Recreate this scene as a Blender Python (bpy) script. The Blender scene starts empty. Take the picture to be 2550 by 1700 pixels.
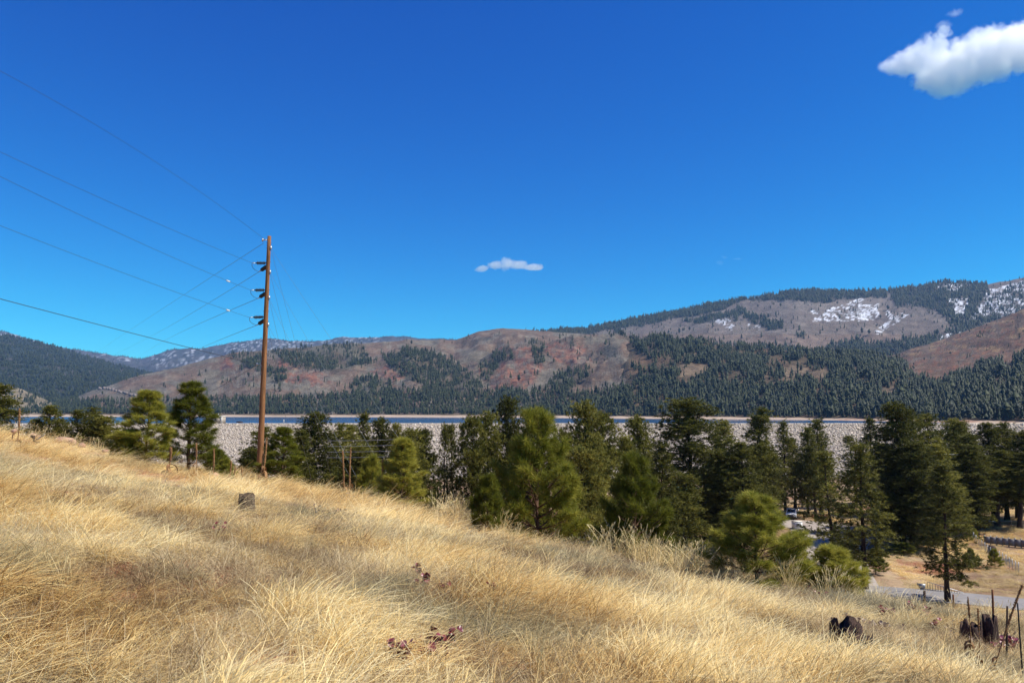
import bpy, math, random
import numpy as np
from math import radians, sin, cos, pi, atan, sqrt
from mathutils import Vector, Matrix

random.seed(7)
RNG = np.random.default_rng(7)
sc = bpy.context.scene
C = sc.collection

# ------------------------------------------------------------------ camera
F, CU, CV, VH = 1983.3, 1275.0, 850.0, 1022.0
PITCH = atan((VH - CV) / F)
cP, sP = cos(PITCH), sin(PITCH)
cam_d = bpy.data.cameras.new('camera')
cam = bpy.data.objects.new('camera', cam_d)
C.objects.link(cam)
cam_d.sensor_width = 36.0
cam_d.lens = 28.0
cam_d.clip_start = 0.1
cam_d.clip_end = 60000
cam.location = (0, 0, 0)
cam.rotation_euler = (radians(90) + PITCH, 0, 0)
sc.camera = cam

# ------------------------------------------------------------------ light
SUN_AZ, SUN_EL = radians(98), radians(50)
w = bpy.data.worlds.new('World')
sc.world = w
w.use_nodes = True
nt = w.node_tree
nt.nodes.clear()
wo = nt.nodes.new('ShaderNodeOutputWorld')
bg = nt.nodes.new('ShaderNodeBackground')
sky = nt.nodes.new('ShaderNodeTexSky')
sky.sky_type = 'NISHITA'
sky.sun_disc = False
sky.sun_elevation = SUN_EL
sky.sun_rotation = SUN_AZ
sky.altitude = 2400
sky.air_density = 1.0
sky.dust_density = 0.0
sky.ozone_density = 3.0
hs = nt.nodes.new('ShaderNodeHueSaturation')
hs.inputs['Saturation'].default_value = 1.0
nt.links.new(sky.outputs[0], hs.inputs['Color'])
ml = nt.nodes.new('ShaderNodeMixRGB')
ml.blend_type = 'MULTIPLY'
ml.inputs[0].default_value = 1.0
ml.inputs[2].default_value = (0.42, 1.12, 1.62, 1)
nt.links.new(hs.outputs[0], ml.inputs[1])
# deepen the clear high-altitude sky, channel by channel
spc = nt.nodes.new('ShaderNodeSeparateColor'); cmb = nt.nodes.new('ShaderNodeCombineColor')
nt.links.new(ml.outputs[0], spc.inputs[0])
for i_, (a_, p_) in enumerate(((2.1, 2.05), (1.25, 1.5), (.86, .82))):
    m1 = nt.nodes.new('ShaderNodeMath'); m1.operation = 'MULTIPLY'; m1.inputs[1].default_value = .108
    m2 = nt.nodes.new('ShaderNodeMath'); m2.operation = 'POWER'; m2.inputs[1].default_value = p_
    m3 = nt.nodes.new('ShaderNodeMath'); m3.operation = 'MULTIPLY'; m3.inputs[1].default_value = a_ / (.08 * 1.414)
    nt.links.new(spc.outputs[i_], m1.inputs[0]); nt.links.new(m1.outputs[0], m2.inputs[0]); nt.links.new(m2.outputs[0], m3.inputs[0])
    nt.links.new(m3.outputs[0], cmb.inputs[i_])
nt.links.new(cmb.outputs[0], bg.inputs['Color'])
bg.inputs['Strength'].default_value = 0.08
nt.links.new(bg.outputs[0], wo.inputs['Surface'])

sd = bpy.data.lights.new('sun', 'SUN')
sd.energy = 5.0
sd.angle = radians(0.53)
sd.color = (1.0, 0.95, 0.86)
sun = bpy.data.objects.new('sun', sd)
C.objects.link(sun)
S = Vector((cos(SUN_EL) * sin(SUN_AZ), cos(SUN_EL) * cos(SUN_AZ), sin(SUN_EL)))
sun.rotation_euler = S.to_track_quat('Z', 'Y').to_euler()
sun.location = (30, -10, 40)

sc.view_settings.view_transform = 'Standard'
sc.view_settings.look = 'None'
sc.view_settings.exposure = 0.5
sc.view_settings.gamma = 1.0
sc.view_settings.use_curve_mapping = False
sc.render.engine = 'CYCLES'
cy = sc.cycles
cy.max_bounces = 24
cy.diffuse_bounces = 3
cy.glossy_bounces = 3
cy.transmission_bounces = 4
cy.transparent_max_bounces = 8
cy.volume_bounces = 24
cy.pixel_filter_width = 1.1
cy.use_denoising = True
cy.denoiser = 'OPENIMAGEDENOISE'
cy.denoising_input_passes = 'RGB_ALBEDO_NORMAL'
cy.sample_clamp_indirect = 4

# ------------------------------------------------------------------ helpers
def ray(u, v):
    xc = (np.asarray(u, float) - CU) / F
    zc = (CV - np.asarray(v, float)) / F
    return xc, cP - zc * sP, sP + zc * cP

def P(u, v, D):
    x, y, z = ray(u, v)
    return Vector((float(x / y * D), float(D), float(z / y * D)))

def proj(x, y, z):
    fw = y * cP + z * sP
    up = -y * sP + z * cP
    return CU + F * x / fw, CV - F * up / fw

def _hash(ix, iy, seed):
    h = (ix.astype(np.int64) * 374761393 + iy.astype(np.int64) * 668265263 + seed * 1442695041) & 0xffffffff
    h = ((h ^ (h >> 13)) * 1274126177) & 0xffffffff
    h = h ^ (h >> 16)
    return (h & 0xffff) / 65535.0

def vnoise(x, y, seed=0):
    x = np.asarray(x, float); y = np.asarray(y, float)
    ix = np.floor(x); iy = np.floor(y)
    fx = x - ix; fy = y - iy
    fx = fx * fx * (3 - 2 * fx); fy = fy * fy * (3 - 2 * fy)
    a = _hash(ix, iy, seed); b = _hash(ix + 1, iy, seed)
    c = _hash(ix, iy + 1, seed); d = _hash(ix + 1, iy + 1, seed)
    return a + (b - a) * fx + (c - a) * fy + (a - b - c + d) * fx * fy

def fbm(x, y, oct=4, seed=0, gain=0.5):
    t = 0; a = 1; s = 0
    x = np.asarray(x, float); y = np.asarray(y, float)
    for i in range(oct):
        t = t + a * vnoise(x * 2 ** i, y * 2 ** i, seed + i * 17)
        s += a; a *= gain
    return t / s

def ridged(x, y, oct=4, seed=0):
    t = 0; a = 1; s = 0
    for i in range(oct):
        t = t + a * (1 - np.abs(2 * vnoise(x * 2 ** i, y * 2 ** i, seed + i * 17) - 1))
        s += a; a *= 0.5
    return t / s

def sstep(x, a, b):
    t = np.clip((np.asarray(x, float) - a) / (b - a), 0, 1)
    return t * t * (3 - 2 * t)

def softp(x, w):
    return w * np.logaddexp(0, np.asarray(x, float) / w)

def inpoly(u, v, poly):
    n = len(poly); r = np.zeros(np.shape(u), bool)
    j = n - 1
    for i in range(n):
        xi, yi = poly[i]; xj, yj = poly[j]
        if yi != yj:
            c = ((yi > v) != (yj > v)) & (u < (xj - xi) * (v - yi) / (yj - yi) + xi)
            r ^= c
        j = i
    return r

def tag(o, label=None, cat=None, group=None, kind=None):
    if label: o['label'] = label
    if cat: o['category'] = cat
    if group: o['group'] = group
    if kind: o['kind'] = kind
    return o

def mesh_np(name, V, Fc, mat=None, attrs=None, smooth=False, cols=None):
    """V (n,3), Fc (m,k) array or list of arrays with k=3/4"""
    me = bpy.data.meshes.new(name)
    V = np.asarray(V, np.float32)
    if isinstance(Fc, np.ndarray): Fc = [Fc]
    Fc = [f for f in Fc if len(f)]
    loops = np.concatenate([f.ravel() for f in Fc]).astype(np.int32)
    tot = np.concatenate([np.full(len(f), f.shape[1], np.int32) for f in Fc])
    st = np.concatenate([[0], np.cumsum(tot)[:-1]]).astype(np.int32)
    me.vertices.add(len(V)); me.vertices.foreach_set('co', V.ravel())
    me.loops.add(len(loops)); me.loops.foreach_set('vertex_index', loops)
    me.polygons.add(len(tot)); me.polygons.foreach_set('loop_start', st)
    me.polygons.foreach_set('loop_total', tot)
    if smooth: me.polygons.foreach_set('use_smooth', np.ones(len(tot), bool))
    if attrs:
        for k, a in attrs.items():
            at = me.attributes.new(k, 'FLOAT', 'POINT')
            at.data.foreach_set('value', np.asarray(a, np.float32))
    if cols is not None:
        at = me.attributes.new('gcol', 'FLOAT_COLOR', 'POINT')
        c4 = np.ones((len(V), 4), np.float32); c4[:, :3] = cols
        at.data.foreach_set('color', c4.ravel())
    me.update(calc_edges=True)
    me.validate()
    if mat: me.materials.append(mat)
    return me

def link(name, me, parent=None, loc=(0, 0, 0), rot=(0, 0, 0)):
    o = bpy.data.objects.new(name, me)
    C.objects.link(o)
    o.location = loc; o.rotation_euler = rot
    if parent: o.parent = parent
    return o

def empty(name, loc=(0, 0, 0), rz=0, label=None, cat=None, group=None):
    o = bpy.data.objects.new(name, None)
    C.objects.link(o)
    o.location = loc; o.rotation_euler = (0, 0, rz)
    o.empty_display_size = 0.3
    return tag(o, label, cat, group)

def copy_tree(root, loc, rz, scale=None, label=None, group=None):
    r = root.copy(); C.objects.link(r)
    r.location = loc; r.rotation_euler = (0, 0, rz)
    if scale is not None: r.scale = scale
    if label: r['label'] = label
    if group: r['group'] = group
    for ch in list(root.children):
        c = ch.copy(); C.objects.link(c); c.parent = r
        for g in list(ch.children):
            d = g.copy(); C.objects.link(d); d.parent = c
    return r

class MB:
    def __init__(s): s.v = []; s.f3 = []; s.f4 = []; s.n = 0; s.t = []
    def add(s, V, f3=None, f4=None, tint=0.5):
        V = np.asarray(V, float)
        if f3 is not None and len(f3): s.f3.append(np.asarray(f3, int) + s.n)
        if f4 is not None and len(f4): s.f4.append(np.asarray(f4, int) + s.n)
        s.v.append(V); s.t.append(np.broadcast_to(np.asarray(tint, float), (len(V),)))
        s.n += len(V)
    def tube(s, pts, rad, n=6, cap=True, tint=0.5, jit=0.0):
        pts = np.asarray(pts, float); m = len(pts)
        rad = np.broadcast_to(np.asarray(rad, float), (m,))
        d = np.gradient(pts, axis=0); d /= np.linalg.norm(d, axis=1)[:, None] + 1e-9
        up = np.array([0, 0, 1.0]) if abs(d[0, 2]) < 0.9 else np.array([1.0, 0, 0])
        a = np.cross(d, up); a /= np.linalg.norm(a, axis=1)[:, None] + 1e-9
        b = np.cross(d, a)
        th = np.arange(n) * 2 * pi / n
        ring = a[:, None, :] * np.cos(th)[None, :, None] + b[:, None, :] * np.sin(th)[None, :, None]
        rr = rad[:, None, None] * (1 + jit * (RNG.random((m, n, 1)) - .5))
        V = (pts[:, None, :] + ring * rr).reshape(-1, 3)
        i = np.arange(m - 1)[:, None] * n; j = np.arange(n)[None, :]; k = (j + 1) % n
        f4 = np.stack([i + j, i + k, i + n + k, i + n + j], -1).reshape(-1, 4)
        f3 = []
        if cap:
            V = np.vstack([V, pts[0], pts[-1]]); c0 = m * n
            for q in range(n):
                f3.append((c0, (q + 1) % n, q)); f3.append((c0 + 1, (m - 1) * n + q, (m - 1) * n + (q + 1) % n))
        s.add(V, f3, f4, tint)
        return s
    def box(s, c, size, rz=0, tint=0.5, top=1.0):
        x, y, z = [q / 2 for q in size]
        V = np.array([(-x, -y, -z), (x, -y, -z), (x, y, -z), (-x, y, -z),
                      (-x * top, -y * top, z), (x * top, -y * top, z), (x * top, y * top, z), (-x * top, y * top, z)])
        if rz:
            R = np.array([[cos(rz), -sin(rz), 0], [sin(rz), cos(rz), 0], [0, 0, 1]]); V = V @ R.T
        s.add(V + np.asarray(c, float), None,
              [(3, 2, 1, 0), (4, 5, 6, 7), (0, 1, 5, 4), (1, 2, 6, 5), (2, 3, 7, 6), (3, 0, 4, 7)], tint)
        return s
    def prism(s, prof, x0, x1, tint=0.5):
        """profile of (y,z) extruded along x"""
        n = len(prof)
        V = [(x0, p[0], p[1]) for p in prof] + [(x1, p[0], p[1]) for p in prof]
        f4 = [(i, (i + 1) % n, n + (i + 1) % n, n + i) for i in range(n)]
        cx = np.mean([p[0] for p in prof]); cz = np.mean([p[1] for p in prof])
        V += [(x0, cx, cz), (x1, cx, cz)]
        f3 = [(2 * n, (i + 1) % n, i) for i in range(n)] + [(2 * n + 1, n + i, n + (i + 1) % n) for i in range(n)]
        s.add(V, f3, f4, tint); return s
    def mesh(s, name, mat=None, smooth=False, cols=None):
        V = np.vstack(s.v); fs = []
        if s.f3: fs.append(np.vstack(s.f3))
        if s.f4: fs.append(np.vstack(s.f4))
        return mesh_np(name, V, fs, mat, {'tint': np.concatenate(s.t)}, smooth)
    def obj(s, name, mat=None, parent=None, smooth=False, loc=(0, 0, 0), rot=(0, 0, 0)):
        return link(name, s.mesh(name, mat, smooth), parent, loc, rot)

# ------------------------------------------------------------------ materials
def mat_new(name):
    m = bpy.data.materials.new(name); m.use_nodes = True
    m.node_tree.nodes.clear()
    return m, m.node_tree

class NB:
    def __init__(s, t): s.t = t
    def n(s, typ, **k):
        x = s.t.nodes.new(typ)
        ins = k.pop('ins', {})
        for a, b in k.items(): setattr(x, a, b)
        for a, b in ins.items():
            if isinstance(b, bpy.types.NodeSocket): s.t.links.new(b, x.inputs[a])
            else: x.inputs[a].default_value = b
        return x
    def ramp(s, fac, stops):
        r = s.t.nodes.new('ShaderNodeValToRGB')
        s.t.links.new(fac, r.inputs[0])
        e = r.color_ramp.elements
        while len(e) < len(stops): e.new(0.5)
        for q, (p, c) in zip(e, stops):
            q.position = p; q.color = (*c, 1)
        return r.outputs[0]
    def math(s, op, a, b=0.0, clamp=False):
        m = s.n('ShaderNodeMath', operation=op, use_clamp=clamp)
        for i, q in enumerate((a, b)):
            if isinstance(q, bpy.types.NodeSocket): s.t.links.new(q, m.inputs[i])
            else: m.inputs[i].default_value = q
        return m.outputs[0]
    def mix(s, fac, a, b, blend='MIX'):
        m = s.n('ShaderNodeMixRGB', blend_type=blend)
        for i, q in zip((0, 1, 2), (fac, a, b)):
            if isinstance(q, bpy.types.NodeSocket): s.t.links.new(q, m.inputs[i])
            elif i == 0: m.inputs[0].default_value = q
            else: m.inputs[i].default_value = (*q, 1)
        return m.outputs[0]

def foliage(name, cols, trans=0.3, instancer=None, hue=None, rough=0.6, spec=0.2):
    """cols: list of (pos, rgb) over the tint attribute"""
    m, t = mat_new(name); b = NB(t)
    at = b.n('ShaderNodeAttribute', attribute_name='tint', attribute_type='GEOMETRY')
    oi = b.n('ShaderNodeObjectInfo')
    f = b.math('ADD', at.outputs['Fac'], b.math('MULTIPLY', b.math('SUBTRACT', oi.outputs['Random'], .5), .55))
    if instancer:
        ia = b.n('ShaderNodeAttribute', attribute_name=instancer, attribute_type='INSTANCER')
        f = b.math('ADD', b.math('MULTIPLY', f, .55), b.math('MULTIPLY', ia.outputs['Fac'], .45))
    col = b.ramp(f, cols)
    if hue:
        ib = b.n('ShaderNodeAttribute', attribute_name='alt', attribute_type='INSTANCER')
        col = b.mix(ib.outputs['Fac'], col, hue)
    bsdf = b.n('ShaderNodeBsdfPrincipled', ins={'Base Color': col, 'Roughness': rough, 'Specular IOR Level': spec})
    tr = b.n('ShaderNodeBsdfTranslucent', ins={'Color': col})
    mx = b.n('ShaderNodeMixShader', ins={0: trans, 1: bsdf.outputs[0], 2: tr.outputs[0]})
    o = b.n('ShaderNodeOutputMaterial', ins={'Surface': mx.outputs[0]})
    return m

def simple(name, c1, c2=None, scale=8.0, rough=0.8, bump=0.0, metal=0.0, stretch=(1, 1, 1), spec=0.3, detail=5, coat=0):
    m, t = mat_new(name); b = NB(t)
    tc = b.n('ShaderNodeTexCoord')
    mp = b.n('ShaderNodeMapping', ins={'Vector': tc.outputs['Object'], 'Scale': stretch})
    no = b.n('ShaderNodeTexNoise', ins={'Vector': mp.outputs[0], 'Scale': scale, 'Detail': detail, 'Roughness': .65})
    col = b.ramp(no.outputs['Fac'], [(.3, c1), (.7, c2 or c1)])
    bs = b.n('ShaderNodeBsdfPrincipled', ins={'Base Color': col, 'Roughness': rough, 'Metallic': metal, 'Specular IOR Level': spec, 'Coat Weight': coat})
    if bump:
        bp = b.n('ShaderNodeBump', ins={'Height': no.outputs['Fac'], 'Strength': bump, 'Distance': .05})
        t.links.new(bp.outputs[0], bs.inputs['Normal'])
    b.n('ShaderNodeOutputMaterial', ins={'Surface': bs.outputs[0]})
    return m

def terrain_mat(name, scale, bumpdist, var=0.35, bstr=0.6):
    m, t = mat_new(name); b = NB(t)
    at = b.n('ShaderNodeAttribute', attribute_name='gcol', attribute_type='GEOMETRY')
    tc = b.n('ShaderNodeTexCoord')
    no = b.n('ShaderNodeTexNoise', ins={'Vector': tc.outputs['Object'], 'Scale': scale, 'Detail': 9, 'Roughness': .7})
    n2 = b.n('ShaderNodeTexNoise', ins={'Vector': tc.outputs['Object'], 'Scale': scale * 7.3, 'Detail': 6, 'Roughness': .75})
    f = b.ramp(no.outputs['Fac'], [(.3, (1 - var,) * 3), (.7, (1 + var * .6,) * 3)])
    f2 = b.ramp(n2.outputs['Fac'], [(.32, (1 - var,) * 3), (.68, (1 + var * .6,) * 3)])
    c = b.mix(1.0, at.outputs['Color'], f, 'MULTIPLY')
    c = b.mix(1.0, c, f2, 'MULTIPLY')
    bs = b.n('ShaderNodeBsdfPrincipled', ins={'Base Color': c, 'Roughness': .95, 'Specular IOR Level': .1})
    h = b.math('ADD', no.outputs['Fac'], b.math('MULTIPLY', n2.outputs['Fac'], .35))
    bp = b.n('ShaderNodeBump', ins={'Height': h, 'Strength': bstr, 'Distance': bumpdist})
    t.links.new(bp.outputs[0], bs.inputs['Normal'])
    b.n('ShaderNodeOutputMaterial', ins={'Surface': bs.outputs[0]})
    return m

M = {}
M['bark'] = simple('pine_bark', (.05, .028, .018), (.16, .085, .05), 6, .9, .6, stretch=(1, 1, .25))
M['darkbark'] = simple('dark_bark', (.02, .014, .011), (.07, .045, .032), 5, .95, .5, stretch=(1, 1, .25))
M['needle'] = foliage('pine_needles', [(0, (.030, .033, .007)), (.45, (.115, .115, .020)), (1, (.29, .26, .050))], .32)
M['young'] = foliage('young_pine_needles', [(0, (.040, .045, .007)), (.5, (.17, .18, .018)), (1, (.46, .41, .07))], .4)
M['far'] = foliage('far_conifers', [(0, (.006, .012, .007)), (.5, (.024, .034, .013)), (1, (.055, .064, .020))], .1)
M['snag'] = simple('dead_wood', (.20, .17, .14), (.36, .32, .27), 3, .9)
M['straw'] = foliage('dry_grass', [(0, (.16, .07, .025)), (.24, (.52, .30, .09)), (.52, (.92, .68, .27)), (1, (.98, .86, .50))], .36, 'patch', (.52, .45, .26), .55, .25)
M['stalk'] = foliage('grass_stalks', [(0, (.28, .17, .06)), (.45, (.72, .52, .20)), (1, (.95, .80, .44))], .3, 'patch', (.20, .22, .08), .5, .25)
M['thatch'] = foliage('thatch', [(0, (.10, .06, .03)), (.5, (.34, .24, .12)), (1, (.62, .50, .30))], .2, 'patch', (.16, .17, .10), .7, .15)
M['redleaf'] = foliage('red_leaves', [(0, (.06, .008, .012)), (.5, (.20, .03, .035)), (1, (.36, .12, .13))], .15, None, None, .35, .5)
M['deadleaf'] = foliage('dead_leaves', [(0, (.10, .05, .03)), (.5, (.30, .21, .15)), (1, (.52, .43, .35))], .15)
M['polewood'] = simple('pole_wood', (.050, .024, .013), (.40, .18, .065), 3.4, .85, .5, stretch=(9, 9, .30), detail=9)
M['char'] = simple('charred_wood', (.008, .006, .006), (.13, .075, .055), 22, .9, .8, stretch=(2.5, 2.5, .4))
M['stump'] = simple('weathered_wood', (.035, .025, .016), (.20, .14, .085), 20, .9, .8)
M['metal'] = simple('galvanised_metal', (.35, .36, .37), (.55, .56, .57), 5, .45, 0, .7)
M['wire'] = simple('wire', (.05, .055, .06), (.09, .095, .10), 1, .5, 0, .6)
M['guy'] = simple('guy_strand', (.12, .13, .14), (.24, .26, .28), 1, .5, 0, .6)
M['insul'] = simple('black_insulator', (.012, .013, .016), (.03, .032, .036), 5, .3, 0, 0, spec=.6)
M['rust'] = simple('rusty_steel', (.10, .035, .015), (.26, .10, .04), 12, .8, .2, .2)
M['mullein'] = simple('dry_mullein', (.14, .055, .02), (.50, .28, .12), 60, .9, .8)
M['sandstone'] = simple('red_sandstone', (.30, .15, .09), (.54, .36, .26), 3, .9, .6)
M['asphalt'] = simple('road_surface', (.20, .185, .175), (.27, .25, .235), .8, .9)
M['gravel'] = simple('gravel_lane', (.30, .25, .21), (.42, .36, .30), .6, .95)
M['white'] = simple('white_paint', (.72, .73, .74), (.80, .81, .82), 3, .35, 0, 0, coat=.6)
M['glass'] = simple('dark_glass', (.015, .02, .025), (.03, .035, .04), 2, .08, 0, 0, spec=.8)
M['black'] = simple('black_plastic', (.012, .012, .013), (.02, .02, .022), 5, .5)
M['rubber'] = simple('tyre_rubber', (.015, .015, .016), (.03, .03, .03), 8, .85)
M['teal'] = simple('teal_roof', (.015, .24, .20), (.03, .34, .28), 2, .45)
M['cabin'] = simple('cabin_wall', (.16, .09, .05), (.24, .14, .08), 4, .8, stretch=(1, 1, 8))
M['concrete'] = simple('concrete', (.28, .26, .24), (.40, .38, .35), 4, .9, .2)
M['tanwall'] = simple('tan_block_wall', (.30, .25, .20), (.38, .32, .26), 2, .9)
M['cream'] = simple('cream_trim', (.62, .58, .48), (.70, .66, .56), 2, .8)
M['redwood'] = simple('red_timber', (.16, .05, .03), (.26, .09, .05), 6, .8)
M['rockface'] = simple('cliff_rock', (.05, .045, .06), (.30, .24, .20), .05, .95, .6)

# riprap: colour per stone
def rock_mat():
    m, t = mat_new('riprap'); b = NB(t)
    oi = b.n('ShaderNodeObjectInfo')
    col = b.ramp(oi.outputs['Random'], [(0, (.38, .32, .26)), (.3, (.45, .39, .32)), (.6, (.51, .45, .37)), (.85, (.57, .51, .43)), (1, (.66, .61, .53))])
    tc = b.n('ShaderNodeTexCoord')
    no = b.n('ShaderNodeTexNoise', ins={'Vector': tc.outputs['Object'], 'Scale': 3.0, 'Detail': 4})
    c = b.mix(1, col, b.ramp(no.outputs['Fac'], [(.3, (.80, .77, .73)), (.7, (1.0, .97, .93))]), 'MULTIPLY')
    bs = b.n('ShaderNodeBsdfPrincipled', ins={'Base Color': c, 'Roughness': .95, 'Specular IOR Level': .1})
    b.n('ShaderNodeOutputMaterial', ins={'Surface': bs.outputs[0]})
    return m
M['riprap'] = rock_mat()
M['terr'] = terrain_mat('mountain_ground', .012, 14, .42, .8)
M['ground'] = terrain_mat('hill_ground', 1.1, .10, .35, .8)

# ------------------------------------------------------------------ scatter by geometry nodes (for uncountable stuff only)
def scatter(name, pts, rot, scl, idx, protos, attrs, label, cat=None):
    me = bpy.data.meshes.new(name)
    n = len(pts)
    me.vertices.add(n); me.vertices.foreach_set('co', np.asarray(pts, np.float32).ravel())
    a = me.attributes.new('rot', 'FLOAT_VECTOR', 'POINT'); a.data.foreach_set('vector', np.asarray(rot, np.float32).ravel())
    a = me.attributes.new('scl', 'FLOAT_VECTOR', 'POINT'); a.data.foreach_set('vector', np.asarray(scl, np.float32).ravel())
    a = me.attributes.new('idx', 'INT', 'POINT'); a.data.foreach_set('value', np.asarray(idx, np.int32))
    for k, v in attrs.items():
        a = me.attributes.new(k, 'FLOAT', 'POINT'); a.data.foreach_set('value', np.asarray(v, np.float32))
    o = link(name, me)
    tag(o, label, None, None, 'stuff')
    col = bpy.data.collections.new(name + '_kinds')
    for i, pm in enumerate(protos):
        po = bpy.data.objects.new('%s_kind_%02d' % (name, i), pm)
        col.objects.link(po)
    g = bpy.data.node_groups.new(name + '_scatter', 'GeometryNodeTree')
    g.interface.new_socket('Geometry', in_out='INPUT', socket_type='NodeSocketGeometry')
    g.interface.new_socket('Geometry', in_out='OUTPUT', socket_type='NodeSocketGeometry')
    N = g.nodes; L = g.links
    gi = N.new('NodeGroupInput'); go = N.new('NodeGroupOutput')
    iop = N.new('GeometryNodeInstanceOnPoints')
    ci = N.new('GeometryNodeCollectionInfo')
    ci.inputs['Collection'].default_value = col
    ci.inputs['Separate Children'].default_value = True
    ci.inputs['Reset Children'].default_value = True
    def named(nm, dt):
        x = N.new('GeometryNodeInputNamedAttribute'); x.data_type = dt; x.inputs['Name'].default_value = nm
        return x.outputs['Attribute']
    L.new(gi.outputs[0], iop.inputs['Points'])
    L.new(ci.outputs[0], iop.inputs['Instance'])
    iop.inputs['Pick Instance'].default_value = True
    L.new(named('idx', 'INT'), iop.inputs['Instance Index'])
    e2r = N.new('FunctionNodeEulerToRotation')
    L.new(named('rot', 'FLOAT_VECTOR'), e2r.inputs[0])
    L.new(e2r.outputs[0], iop.inputs['Rotation'])
    L.new(named('scl', 'FLOAT_VECTOR'), iop.inputs['Scale'])
    L.new(iop.outputs[0], go.inputs[0])
    md = o.modifiers.new('scatter', 'NODES'); md.node_group = g
    return o

# ------------------------------------------------------------------ near terrain
ZF = -22.0
BX = [-70, -40, -19.3, -14.7, -11.5, -5.1, -.83, 2, 4, 6.2, 8, 10.7, 14, 25, 60]
BY = [20, 27, 30.5, 31, 33, 28, 23.5, 20, 18, 17.5, 17.5, 17, 15, 8, -5]
KX = [-30, -12, -4, 4, 60]; KK = [.13, .16, .24, .31, .31]
FLOORPT = lambda u, v, z=ZF: (float(ray(u, v)[0] / ray(u, v)[2] * z), float(ray(u, v)[1] / ray(u, v)[2] * z))
ROAD1 = [FLOORPT(u, v) for u, v in [(2900, 1545), (2700, 1523), (2550, 1504), (2400, 1489), (2250, 1477), (2120, 1468), (1990, 1462), (1850, 1459)]]
ROAD2 = [FLOORPT(u, v) for u, v in [(2120, 1466), (2090, 1420), (2070, 1385), (2062, 1352), (2075, 1325)]] 
ROAD2 = ROAD2 + [FLOORPT(u, v) for u, v in [(2050, 1309), (1990, 1304), (1920, 1302), (1820, 1300)]]
def seg_dist(x, y, pl):
    d = np.full(np.shape(x), 1e9)
    for (ax, ay), (bx, by) in zip(pl[:-1], pl[1:]):
        L2 = (bx - ax) ** 2 + (by - ay) ** 2
        t = np.clip(((x - ax) * (bx - ax) + (y - ay) * (by - ay)) / L2, 0, 1)
        d = np.minimum(d, np.hypot(x - ax - t * (bx - ax), y - ay - t * (by - ay)))
    return d

def brow_s(x, y):
    return y - np.interp(x, BX, BY) - 1.0

def zg(x, y):
    x = np.asarray(x, float); y = np.asarray(y, float)
    pl = -1.65 - .142 * x - .0672 * y - .45 * np.exp(-((x + 11.5) / 5.) ** 2) * sstep(y, 15, 30) - .012 * y * sstep(x, -10, -2)
    s = brow_s(x, y)
    k = np.interp(x, KX, KK)
    z = pl - k * softp(s, 1.4)
    near = np.exp(-np.hypot(x, y) / 40)
    z = z + (fbm(x / 2.6, y / 2.6, 4, 3) - .5) * .34 + (fbm(x / 9., y / 9., 3, 9) - .5) * .5 * sstep(np.hypot(x, y), 3, 12)
    z = z - .12 * near * 0
    fl = ZF + (fbm(x / 14., y / 14., 4, 21) - .45) * 2.0 * sstep(x, -40, 20)
    z = fl + softp(z - fl, 1.5)
    m = np.minimum(seg_dist(x, y, ROAD1) - 4, seg_dist(x, y, ROAD2) - 6)
    z = z + (ZF - z) * (1 - sstep(m, 0, 7)) * sstep(y, 70, 85)
    return z

def hit(u, v):
    """point of the near hill seen at a pixel"""
    rx, ry, rz = [float(q) for q in ray(u, v)]
    D = np.linspace(3, 60, 600); zz = zg(rx / ry * D, D) - rz / ry * D
    k = int(np.argmax(zz > 0)) if np.any(zz[D < 34] > 0) else int(np.argmax(np.where(D < 34, zz / D, -9)))
    return rx / ry * D[k], D[k], float(zg(rx / ry * D[k], D[k]))
bare = []
for u, v, r in [(1010, 1655, .22), (1275, 1655, .16), (700, 1665, .25), (95, 1222, .6), (1080, 1610, .12), (2450, 1600, .3), (2130, 1560, .25), (180, 1240, .5), (340, 1135, 1.3), (270, 1115, 1.3), (190, 1095, 1.3), (430, 1160, 1.0), (140, 1092, .8), (520, 1185, .8), (60, 1075, .6), (180, 1122, .9), (300, 1150, 1.0), (400, 1180, .9), (480, 1198, .7), (240, 1135, .6), (2350, 1530, .25), (1660, 1330, .3)]:
    h = hit(u, v); bare.append((h[0], h[1], r))
for u, v, r in [(1095, 1640, .16), (1060, 1665, .14), (1038, 1462, .12), (1055, 1485, .14), (1105, 1490, .1), (2255, 1535, .2), (2300, 1550, .2), (2330, 1585, .2), (2490, 1635, .25), (2525, 1635, .2), (2200, 1550, .2),
                (2440, 1612, .28), (2470, 1612, .25), (2108, 1630, .22), (612, 1300, .3), (2410, 1606, .2)]:
    h = hit(u, v); bare.append((h[0], h[1], r))
for u, v, r in [(820, 1480, .25), (300, 1500, .2), (520, 1560, .2), (1420, 1560, .2), (1750, 1600, .18), (1900, 1520, .22), (1250, 1420, .3), (760, 1350, .3), (250, 1380, .35), (1850, 1440, .35), (2250, 1640, .2), (1600, 1450, .25), (930, 1380, .3), (60, 1560, .16), (1500, 1660, .14)]:
    h = hit(u, v); bare.append((h[0], h[1], r))

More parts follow.
